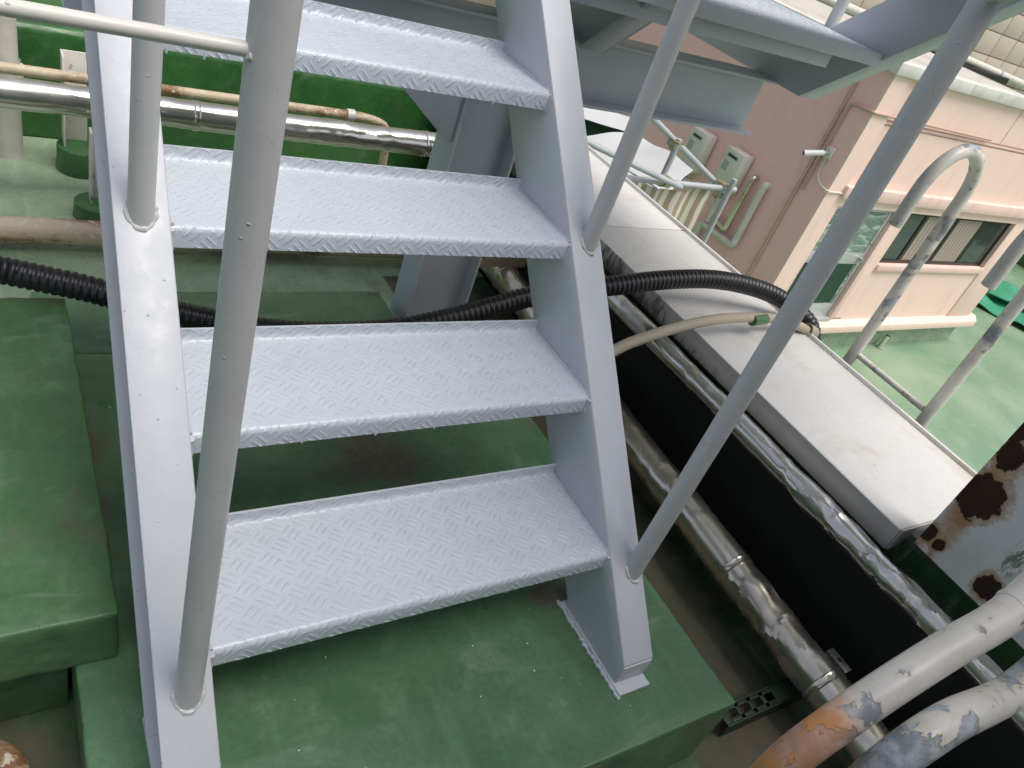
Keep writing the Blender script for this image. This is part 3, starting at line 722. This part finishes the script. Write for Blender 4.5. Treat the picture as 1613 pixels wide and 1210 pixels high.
# ------------------------------------------------------------------ near handrail with peeling paint, rusted panel
def nearpipe(pix, Y, drop, label, end):
    P = [at_y(a, b, Y) for a, b in pix]
    t = thing('peeling_rail', label, 'rail', 'peeling rails at the near right')
    pl_ = curve([V(drop, Y, 0.0), V(drop, Y, .35), V(drop + .004, Y, .60)] + P[::-1] + end, 8)
    MB().tube(pl_, .0188, 28).build('tube', M['peel_near'], t); return t, P
t, P = nearpipe([(1592, 962), (1500, 1019), (1400, 1083), (1300, 1152), (1238, 1200), (1180, 1255)], .11, .535, 'peeling white pipe rail with an orange rust patch, upper of the two at near right',
    [V(.98, .13, .93), V(1.2, .17, .96), V(1.70, .2, .98)])
MB().tube([P[0] + (P[0] - P[1]).normalized() * x for x in (.0, .006, .012)], [.0195, .0212, .0195], 24).build('weld_collar', M['peel_near'], t)
nearpipe([(1600, 1085), (1500, 1135), (1420, 1188), (1350, 1247), (1290, 1310)], .060, .55, 'peeling white pipe rail with grey flakes, lower of the two at near right', [V(.98, .065, .90), V(1.2, .07, .93), V(1.70, .08, .96)])

t = thing('rusted_panel', 'white steel panel eaten by rust holes standing on the parapet at right', 'panel')
PX0 = 1.66
MB().box(PX0, PX0 + .006, -.60, .432, .404, .768).build('face_plate', M['rustpanel'], t, bevel=.001)
MB().box(PX0 + .0065, PX0 + .09, .426, .432, .404, .768).build('side_plate', M['rustpanel'], t, bevel=.001)
MB().box(PX0 + .0065, PX0 + .09, -.60, .4255, .762, .768).build('top_plate', M['rustpanel'], t, bevel=.001)

# ------------------------------------------------------------------ ladder over the parapet
t = thing('roof_ladder', 'white ladder with peeling paint and hooked tops beyond the parapet cap', 'ladder')
LX = 2.20; LYs = (1.062, .772)
for y in LYs:
    arc = [V(LX - .113 + .113 * math.cos(a), y, .955 + .125 * math.sin(a)) for a in [math.pi * i / 14 for i in range(15)]]
    MB().tube([V(LX, y, -4.0), V(LX, y, -2), V(LX, y, -.4), V(LX, y, .3), V(LX, y, .8)] + arc + [V(LX - .226, y, .93)], .0178, 24, caps=False).build('stile', M['peel'], t)
    MB().hollow(V(LX - .226, y, .93), V(LX - .226, y, .86), .0178, .003, 24).build('hook_end', M['peel'], t)
z = .428
while z > -3.9:
    MB().tube([V(LX, LYs[1] + .02, z), V(LX, LYs[0] - .02, z)], .0095, 12).build('rung', M['peel'], t); z -= .30
for z in (.1, -1.6, -3.2):
    for y in LYs: MB().box(2.0905, LX - .02, y - .012, y + .012, z, z + .006).build('wall_bracket', M['peel'], t)

# ------------------------------------------------------------------ lower deck and pink building
DZ = -4.0
dk = MB().box(2.0, 60, -30, 60, DZ - .3, DZ).build('roof_deck', M['green_deck']); tag(dk, kind='structure')
FY = 6.2; BX0, BX1 = 9.47, 16.0
pk = thing('pink_building', 'peach and mauve rooftop building with a glazed door and a row of windows', 'building')
def F(px, py, dy=0): return at_y(px, py, FY + dy)
ZT = .46
box('side_wall', (BX0, BX0 + .15, FY + .032, 14.0, -3.36, ZT), M['mauve'], pk)
box('front_wall', (BX0 + .005, 9.83, FY, FY + .15, -3.36, ZT), M['peach'], pk)
box('front_wall', (9.83, BX1, FY + .03, FY + .15, -1.02, -.17), M['peach'], pk)       # under the string course
box('front_wall', (9.83, BX1, FY + .03, FY + .15, -.09, ZT), M['peach'], pk)
box('string_course', (9.83, BX1, FY + .055, FY + .15, -.17, -.09), M['peach_trim'], pk)
box('string_course', (9.83, BX1, FY + .02, FY + .05, -.145, -.115), M['peach_trim'], pk)
for xg in (10.02, 12.9): box('panel_joint', (xg, xg + .03, FY + .022, FY + .0295, -.09, ZT), M['peach_trim'], pk)
box('panel_joint', (10.02, 10.05, FY + .022, FY + .0295, -1.02, -.17), M['peach_trim'], pk)
lt = box('lintel_ledge', (9.79, 15.75, FY - .06, FY + .12, -1.20, -1.021), M['peach_trim'], pk, bevel=.01)
box('lintel', (9.83, 15.75, FY + .01, FY + .15, -1.335, -1.2005), M['peach'], pk)
DX0, DX1 = 9.93, 11.42; WX0, WX1 = 11.82, 15.13; WZ0, WZ1 = -2.25, -1.336
box('jamb', (9.83, DX0, FY + .02, FY + .16, -3.30, WZ1), M['peach_trim'], pk, bevel=.005)
box('jamb', (DX1, DX1 + .13, FY + .005, FY + .16, -3.30, WZ1), M['peach_trim'], pk, bevel=.005)
box('pier', (DX1 + .13, WX0 - .03, FY + .02, FY + .16, -3.30, WZ1), M['peach'], pk)
box('window_panel', (WX0 - .03, WX1 + .05, FY + .03, FY + .15, -3.33, WZ0 - .115), M['peach'], pk)
box('window_sill', (WX0 - .03, WX1 + .05, FY - .02, FY + .15, WZ0 - .115, WZ0), M['peach_trim'], pk, bevel=.008)
box('pier', (WX1 + .05, BX1, FY, FY + .15, -3.33, -1.021), M['peach'], pk, bevel=.01)
box('jamb', (WX1, WX1 + .048, FY - .004, FY + .12, WZ0, WZ1), M['peach_trim'], pk)
bs = MB().prism([(BX0 - .12, FY - .08, -3.55), (BX0 - .12, FY - .08, -3.42), (BX0 - .12, FY + .0, -3.335), (BX0 - .12, FY + .2, -3.335), (BX0 - .12, FY + .2, -3.55)], (16.28 - BX0 + .12, 0, 0)).build('base_ledge', M['peach'], pk, bevel=.01)
box('plinth_course', (BX0 + .02, 16.1, FY + .10, 14.0, DZ, -3.551), M['green_floor'], pk)
box('roof', (BX0 + .15, BX1 - .01, FY + .15, 14.0, ZT - .2, ZT), M['concrete'], pk)
box('end_wall', (BX1 - .15, BX1, FY + .151, 14.0, -3.36, ZT), M['peach'], pk)
box('room_back', (9.7, 15.8, FY + 1.9, FY + 2.0, -3.36, ZT - .2), M['gutter'], pk)
for x in (9.6, 11.2, 12.8, 14.4): box('coping', (x - .2 if x < 10 else x, min(x + 1.59, 16.1), FY - .05, FY + .30, ZT + .001, ZT + .15), M['coping'], pk, bevel=.01)
box('coping', (BX0 - .05, BX0 + .25, FY + .305, 14.0, ZT + .001, ZT + .15), M['coping'], pk, bevel=.01)
# door
dr = box('door', (DX0 + .01, DX1 - .01, FY + .075, FY + .115, -3.29, -3.05), M['alu'], pk, bevel=.004)
for b in ((DX0 + .01, DX0 + .07, FY + .075, FY + .115, -3.0495, -1.34), (DX1 - .08, DX1 - .01, FY + .075, FY + .115, -3.0495, -1.34), (DX0 + .0705, DX1 - .0805, FY + .075, FY + .115, -2.30, -2.10), (DX0 + .0705, DX1 - .0805, FY + .075, FY + .115, -1.40, -1.34)):
    box('door_rail', b, M['alu'], dr, bevel=.004)
box('door_pane', (DX0 + .0705, DX1 - .0805, FY + .09, FY + .10, -3.0495, -2.3005), M['frost'], dr)
box('door_pane', (DX0 + .0705, DX1 - .0805, FY + .09, FY + .10, -2.0995, -1.4005), M['frost'], dr)
box('door_mat_board', (DX0 + .10, DX1 - .14, FY + .084, FY + .0895, -3.03, -2.16), M['sheet_green'], dr)
MB().tube([V(DX1 - .12, FY + .07, -2.19), V(DX1 - .12, FY + .01, -2.19)], .035, 14).build('knob', M['galv'], dr)
MB().tube([V(DX1 - .055, FY + .074, -1.93), V(DX1 - .055, FY + .06, -1.93)], .022, 12).build('lock', M['galv'], dr)
box('threshold', (DX0, DX1, FY - .02, FY + .16, -3.329, -3.2905), M['alu'], pk)
# windows: four panes in dark frames, curtains behind some
edges = [WX0, 12.40, 13.36, 14.25, WX1]
for i in range(4):
    a, b = edges[i], edges[i + 1]
    wd = box('window', (a, b, FY + .07, FY + .11, WZ0 + .0005, WZ0 + .06), M['bronze'], pk)
    box('frame', (a, b, FY + .07, FY + .11, WZ1 - .05, WZ1 - .0005), M['bronze'], wd)
    box('frame', (a, a + .045, FY + .07, FY + .11, WZ0 + .0605, WZ1 - .0505), M['bronze'], wd)
    box('frame', (b - .045, b - .0005, FY + .07, FY + .11, WZ0 + .0605, WZ1 - .0505), M['bronze'], wd)
    box('pane', (a + .0455, b - .046, FY + .086, FY + .092, WZ0 + .0605, WZ1 - .0505), M['glass'] if i in (0, 3) else M['curtain'], wd)

# conduit runs, camera, heaters on the mauve wall
WXF = BX0 - .002
def W(px, py, off=0.): return at_x(px, py, BX0 - off)
def run(name, label, cat, pts, r, mat, group=None, fil=.06, seg=12, off=None):
    o = MB().tube(fillet(pts, fil), r, seg).build(name, M[mat]); return tag(o, label, cat, group)
a = W(1340, 168, .02); b = W(1172, 425, .02)
run('wall_conduit', 'straight pink painted pipe running down the mauve wall beside the camera', 'pipe', [V(BX0 - .028, (a.y + b.y) / 2, .40), V(BX0 - .028, (a.y + b.y) / 2, -3.4)], .025, 'pink_pipe')
yc = (a.y + b.y) / 2
c = W(1345, 157, .02)
run('wall_conduit', 'pink conduit bending from the mauve wall round onto the peach front', 'conduit',
    [V(BX0 - .022, yc - .09, -1.3), V(BX0 - .022, yc - .09, -.06), V(BX0 - .022, FY - .018, -.03), V(12.5, FY - .018, -.05)], .018, 'pink_pipe')
sc0 = W(1308, 241, 0)
t = thing('security_camera', 'white bullet security camera on a square box on the mauve wall', 'security camera')
MB().box(BX0 - .05, BX0 - .0005, sc0.y - .06, sc0.y + .06, sc0.z - .075, sc0.z + .075).build('mounting_box', M['heater'], t, bevel=.006)
MB().tube([V(BX0 - .0505, sc0.y, sc0.z), V(BX0 - .07, sc0.y, sc0.z)], .045, 16).build('base', M['alu'], t)
cb_ = V(BX0 - .13, sc0.y, sc0.z - .01); ce = at_x(1266, 241, BX0 - .36)
MB().tube([V(BX0 - .0705, sc0.y, sc0.z), cb_], .022, 12).build('arm', M['alu'], t)
dv = (ce - cb_).normalized()
MB().tube([cb_, cb_ + dv * .02, ce - dv * .01, ce], [.030, .038, .040, .040], 18).build('housing', M['white_plastic'], t)
MB().tube([ce + dv * .0005, ce + dv * .004], .030, 16).build('lens', M['darkgrille'], t)
o = MB().tube(curve([V(BX0 - .02, sc0.y, sc0.z - .0755), V(BX0 - .02, sc0.y, sc0.z - .25), V(BX0 - .02, sc0.y - .08, sc0.z - .38), V(BX0 - .02, FY - .012, sc0.z - .42), V(BX0 + .3, FY - .012, sc0.z - .43), V(11.2, FY - .012, sc0.z - .48)], 8), .012, 10).build('camera_cable', M['heater'])
tag(o, 'cream cable looping from the security camera round to the peach wall', 'cable')
def heater(px, py, label):
    t = thing('water_heater', label, 'water heater', 'gas water heaters on the mauve wall')
    dpt = .22; xf = BX0 - dpt - .03
    p = at_x(px, py, xf); hw, hh = .37, .62
    y1, z1 = p.y, p.z; y0, z0 = y1 - hw, z1 - hh
    MB().box(xf, BX0 - .03, y0, y1, z0, z1).build('casing', M['heater'], t, bevel=.012)
    MB().box(BX0 - .0295, BX0 - .0005, y0 + .08, y1 - .08, z0 + .05, z1 - .05).build('bracket', M['galv'], t)
    MB().box(xf - .006, xf - .0005, y0 + .09, y1 - .06, z1 - .13, z1 - .07).build('exhaust_surround', M['galv'], t, bevel=.002)
    MB().box(xf - .010, xf - .0065, y0 + .11, y1 - .08, z1 - .115, z1 - .085).build('exhaust_slot', M['darkgrille'], t)
    MB().box(xf - .003, xf - .0005, y1 - .16, y1 - .04, z1 - .33, z1 - .19).build('rating_label', M['print'], t)
    for i, yy in enumerate((.08, .16, .24, .30)):
        MB().tube([V(xf + .1, y0 + yy, z0 - .0005), V(xf + .1, y0 + yy, z0 - .10 - .02 * i), V(xf + .18, y0 + yy, z0 - .13 - .02 * i)], .013, 8).build('connection', M['galv'], t)
    return y0, z0
heater(1148, 229, 'cream water heater on the mauve wall, the nearer one with a printed label')
heater(1093, 198, 'cream water heater on the mauve wall, the farther one behind the scaffold tube')
# lagged and cream pipes beside the heater
a = W(1188, 280, .08); b = W(1147, 365, .08)
run('wall_pipe', 'metal clad pipe bent at both ends beside the nearer water heater', 'pipe', [V(BX0, a.y, a.z), V(BX0 - .10, a.y, a.z), V(BX0 - .10, a.y + .02, b.z), V(BX0 - .10, a.y + .45, b.z + .05)], .045, 'steel')
a = W(1205, 292, .08); b = W(1155, 388, .08)
run('wall_pipe', 'cream pipe running down the mauve wall and turning back under the heater', 'pipe', [V(BX0, a.y, a.z), V(BX0 - .09, a.y, a.z), V(BX0 - .09, a.y, b.z), V(BX0 - .09, a.y + .75, b.z - .02), V(BX0 - .09, a.y + .78, -3.9)], .055, 'pvc')
run('wall_pipe', 'short cream pipe with elbow below the nearer water heater', 'pipe', [V(BX0, a.y + .62, b.z + .50), V(BX0 - .11, a.y + .62, b.z + .50), V(BX0 - .11, a.y + .64, b.z + .06)], .045, 'pvc')
t = box('outlet_box', (BX0 - .09, BX0 - .0005, 8.18, 8.30, -2.25, -2.08), M['heater'], bevel=.006); tag(t, 'small grey outlet box on the mauve wall between the two heaters', 'outlet box')

# scaffold, sheet, striped curtain
SD = 5.6
J2 = at_d(1140, 297, SD); J1 = V(at_y(1050, 286, J2.y).x, J2.y, J2.z)
sg = 'scaffold tubes by the mauve wall'
def sct(label, a, b):
    o = MB().tube([a, b], .0215, 14, caps=True).build('scaffold_tube', M['galv_blue']); return tag(o, label, 'scaffold tube', sg)
sct('galvanised upright scaffold tube rising beside the striped curtain', J2 + V(0, -.055, .10), V(J2.x, J2.y - .055, DZ))
C0 = V(J2.x - 2.6, J2.y, J2.z); sct('horizontal scaffold tube along the top of the striped curtain', C0, J2 + V(.12, 0, 0))
dt = at_y(1075, 232, J2.y + .05)
sct('short upright scaffold tube between the horizontal and the sloping one', J1 + V(0, .052, -.05), V(J1.x, J1.y + .052, dt.z + .05))
dirA = (V(dt.x, J2.y + .105, dt.z) - (J2 + V(0, .105, .0))); sct('sloping scaffold tube in front of the water heaters', J2 + V(0, .105, 0) - dirA * .12, J2 + V(0, .105, 0) + dirA * 2.6)
kB = at_y(930, 226, J1.y - .052); dB = kB - (J1 + V(0, -.052, .02)); sct('sloping scaffold tube crossing in front of the white tarpaulin', J1 + V(0, -.052, .02) - dB * .12, J1 + V(0, -.052, .02) + dB * 1.3)
sct('upright scaffold tube carrying the far end of the horizontal one', C0 + V(.15, -.055, .10), V(C0.x + .15, J2.y - .055, DZ))
def clamp(p, label):
    t = thing('scaffold_clamp', label, 'clamp', 'scaffold clamps')
    MB().tube([p + V(-.03, 0, 0), p + V(.03, 0, 0)], .034, 14).build('saddle', M['yellow_clamp'], t)
    MB().tube([p + V(0, -.03, .0), p + V(0, .05, .0)], .032, 14).build('saddle', M['galv'], t)
    for s in (-1, 1): MB().tube([p + V(.02 * s, -.06, .03), p + V(.02 * s, .06, .03)], .008, 8).build('bolt', M['yellow_clamp'], t)
clamp(J2 + V(0, .02, 0), 'scaffold clamp where the upright meets the horizontal tube')
clamp(J1 + V(0, .0, 0), 'scaffold clamp at the foot of the short upright tube')
clamp(V(J1.x, J1.y + .07, dt.z), 'scaffold clamp at the top of the short upright tube')
# white tarpaulin: two slopes and a dark green valance
def sheet(name, quad, mat, label=None, cat=None, n=12, amp=.03, seed=0, parent=None, thick=.004):
    a, b, c, d = [Vector(p) for p in quad]; mb = MB(); vs = []
    nrm = (b - a).cross(d - a).normalized()
    for s in (0, 1):
        for i in range(n + 1):
            for j in range(n + 1):
                u, v = i / n, j / n; p = a * (1 - u) * (1 - v) + b * u * (1 - v) + c * u * v + d * (1 - u) * v
                p = p + nrm * (amp * mnoise.noise(p * 2.2 + Vector((seed, 0, 0))) * 1.5 - s * thick)
                vs.append(p)
    q = (n + 1) ** 2; fs = []
    for i in range(n):
        for j in range(n):
            k = i * (n + 1) + j; fs += [(k, k + 1, k + n + 2, k + n + 1), (q + k, q + k + n + 1, q + k + n + 2, q + k + 1)]
    rim = [i * (n + 1) for i in range(n + 1)] + [n * (n + 1) + j for j in range(1, n + 1)] + [i * (n + 1) + n for i in range(n - 1, -1, -1)] + [j for j in range(n - 1, 0, -1)]
    for x, y in zip(rim, rim[1:] + rim[:1]): fs.append((x, y, q + y, q + x))
    o = mb.add(vs, fs).build(name, M[mat], parent, sharp=60)
    if label: tag(o, label, cat)
    return o
tp = thing('white_tarpaulin', 'white tarpaulin roof with a dark green lining behind the scaffold tubes', 'tarpaulin')
s1 = 6.6
sheet('lower_slope', [at_d(905, 215, 6.9), at_d(1006, 212, 7.1), at_d(1092, 268, 6.4), at_d(1050, 308, 5.95)], 'sheet', n=10, parent=tp)
sheet('upper_slope', [at_d(900, 182, 7.3), at_d(930, 160, 7.9), at_d(1010, 190, 7.9), at_d(1000, 214, 7.3)], 'sheet', n=8, seed=4, parent=tp)
sheet('near_slope', [at_d(880, 200, 6.7), at_d(907, 214, 6.92), at_d(1052, 306, 5.97), at_d(930, 330, 5.9)], 'sheet', n=8, seed=8, parent=tp)
sheet('green_lining', [at_d(880, 170, 7.5), at_d(985, 208, 7.55), at_d(985, 235, 7.55), at_d(880, 235, 7.5)], 'sheet_green', n=8, seed=6, parent=tp)
a = V(C0.x, J2.y + .03, J2.z - .04); b = V(J2.x - .08, J2.y + .03, J2.z - .04)
n = 90; mb = MB(); vs = []
for s in (0, 1):
    for i in range(n + 1):
        u = i / n; p = a.lerp(b, u)
        for j in range(5):
            off = .045 * math.sin(u * 62) * (0.4 + .6 * j / 4) + .05 * mnoise.noise(Vector((u * 7, j * .4, 0)))
            vs.append(p + V(0, off + s * .003, -j * .62 - .03 * math.sin(u * 17)))
q = (n + 1) * 5; fs = []
for i in range(n):
    for j in range(4):
        k = i * 5 + j; fs += [(k, k + 1, k + 6, k + 5), (q + k, q + k + 5, q + k + 6, q + k + 1)]
cu = mb.add(vs, fs).build('striped_curtain', M['stripe'], sharp=70); tag(cu, 'beige striped cloth hanging from the horizontal scaffold tube', 'curtain')

# things on the lower deck
g = at_z(1385, 548, DZ)
t = thing('vent_stub', 'short upright stainless pipe stub on the pale green deck', 'pipe stub')
MB().hollow(V(g.x, g.y, DZ), V(g.x, g.y, DZ + .28), .045, .006, 18).build('tube', M['steel2'], t)
MB().tube([V(g.x, g.y, DZ), V(g.x, g.y, DZ + .02)], .075, 18).build('collar', M['green_deck'], t)
ta, tb2, tc_, td = at_z(1540, 470, DZ + .03), at_z(1560, 440, DZ + .03), at_z(1660, 480, DZ + .03), at_z(1660, 540, DZ + .03)
sheet('green_tarp', [at_z(1535, 476, DZ + .08), at_z(1562, 440, DZ + .08), at_z(1680, 500, DZ + .08), at_z(1665, 545, DZ + .08)], 'green_tarp', 'bright green tarp lying crumpled on the deck by the far railing', 'tarp', n=16, amp=.10, seed=3, thick=.02)
sheet('green_tarp', [at_z(1556, 462, DZ + .22), at_z(1572, 441, DZ + .22), at_z(1650, 476, DZ + .22), at_z(1645, 500, DZ + .22)], 'green_tarp', 'folded bright green tarp lying on top of the larger one', 'tarp', n=14, amp=.08, seed=13, thick=.03)
ke = thing('deck_parapet', 'dark green kerb with a white picket railing at the far edge of the deck', 'parapet')
KX = at_z(1600, 436, DZ).x + 1.4
box('kerb', (KX, KX + .35, -5, 12.5, DZ, DZ + .75), M['mid_green_coat'], ke, bevel=.02)
for z in (.90, 1.75): box('rail', (KX + .14, KX + .20, -5, 12.5, DZ + z, DZ + z + .06), M['white_plastic'], ke)
pm = None
for i in range(60):
    y = 4.0 + i * .14
    if pm is None:
        pm = box('picket', (KX + .155, KX + .185, 0, .03, DZ + .75, DZ + 1.745), M['white_plastic'], ke); pm.location.y = y
    else:
        o = pm.copy(); col.objects.link(o); o.parent = ke; o.location.y = y
# far beige building
by = thing('beige_building', 'beige panelled building rising behind the peach and mauve one', 'building')
BY = 15.0
box('wall', (-4, 60, BY, BY + 1.0, -8, 14), M['beige_joint'], by)
pw, ph = 1.02, .66; pmesh = None
for i in range(34):
    for j in range(12):
        x = 6.5 + i * pw; z = -4.2 + j * ph
        if i * 12 + j >= 300 and False: continue
        pr = V(x + .5, BY, z + .3) - EYE; dz = pr.dot(FWD); u = CXP + FPX * pr.dot(RIGHT) / dz; v_ = CYP + FPX * pr.dot(DOWN) / dz
        if not (-60 < v_ < 330 and 900 < u < 1700): continue
        if pmesh is None:
            pmesh = MB().box(0, pw - .03, BY - .03, BY - .0005, 0, ph - .03).build('facade_panel', M['beige_wall'], by, bevel=.004); pmesh.location = (x, 0, z)
        else:
            o = pmesh.copy(); col.objects.link(o); o.parent = by; o.location = (x, 0, z)
a = at_y(1480, 75, BY - .25); b = at_y(1640, 145, BY - .25)
t = thing('drain_pipe', 'weathered white drain pipe sloping along the beige building', 'pipe')
MB().tube([a + (a - b) * 1.2, b], .11, 16).build('tube', M['pvc'], t)
for k in (.1, .55, .8): 
    p = a.lerp(b, k); MB().tube([p + V(-.10, 0, .06), p + V(.10, 0, -.06)], .145, 16).build('coupling', M['pvc'], t); MB().box(p.x - .03, p.x + .03, p.y, BY - .03, p.z - .03, p.z + .03).build('bracket', M['galv'], t)
a = at_y(1450, 85, BY - .4); b = at_y(1583, 128, BY - .4)
o = box('dark_beam', (a.x - 1.5, b.x, BY - .5, BY - .031, (a.z + b.z) / 2 - .10, (a.z + b.z) / 2 + .10), M['bronze'], bevel=.01); tag(o, 'dark steel beam fixed to the beige building under the drain pipe', 'beam')
p = at_y(1268, 20, BY - .12)
run('facade_pipe', 'pink vertical pipe on the beige building seen above the landing', 'pipe', [V(p.x, BY - .1, 6), V(p.x, BY - .1, -4)], .06, 'pink_pipe')
p = at_y(1310, 18, BY - .12)
run('facade_conduit', 'grey conduit on the beige building beside the pink vertical pipe', 'conduit', [V(p.x - 1.2, BY - .07, p.z + .9), V(p.x - .4, BY - .07, p.z + .1), V(p.x + 6, BY - .07, p.z - .2)], .045, 'galv', fil=.4)

# bottom left corner: rusty elbow on the floor
e = at_z(10, 1195, .05)
t = thing('rusty_elbow', 'brown rusty pipe bend on the floor at the bottom left corner', 'pipe')
c = at_z(-48, 1250, .04); pts = [V(c.x + .055 * math.cos(a), c.y + .055 * math.sin(a), .045) for a in [-.6 + i * .22 for i in range(12)]]
MB().tube(pts, .022, 18).build('bend', M['rustpipe'], t)
MB().tube([pts[-1], pts[-1] + V(-.4, .0, 0)], .022, 18).build('tube', M['rustpipe'], t)
# loose paint chips and grit
mb = MB(); rnd = random.Random(3)
for i in range(90):
    x, y = rnd.uniform(.1, 1.1), rnd.uniform(.35, 1.7); s = rnd.uniform(.0006, .0018) * (1.6 if rnd.random() < .1 else 1); a = rnd.uniform(0, 3.1)
    u = V(math.cos(a), math.sin(a), 0) * s; v = V(-math.sin(a), math.cos(a), 0) * s * rnd.uniform(.4, 1)
    c = V(x, y, .2008); mb.prism([c - u - v, c + u - v * .4, c + u * .6 + v, c - u * .8 + v], (0, 0, .0006))
o = mb.build('paint_chips', M['chip'], smooth=False); tag(o, 'tiny white paint chips scattered over the green plinth', 'paint chips', kind='stuff')
# ------------------------------------------------------------------ seat every Empty at the base of its thing
bpy.context.view_layer.update()
for o in [x for x in sc.objects if x.type == 'EMPTY' and x.parent is None]:
    P = [c.matrix_world @ Vector(v) for c in o.children_recursive if c.type == 'MESH' for v in c.bound_box]
    if not P: continue
    old = o.matrix_world.copy()
    base = Vector(((min(p.x for p in P) + max(p.x for p in P)) / 2, (min(p.y for p in P) + max(p.y for p in P)) / 2, min(p.z for p in P)))
    for c in o.children: c.matrix_parent_inverse = Matrix.Translation(-base) @ old @ c.matrix_parent_inverse
    o.matrix_world = Matrix.Translation(base)
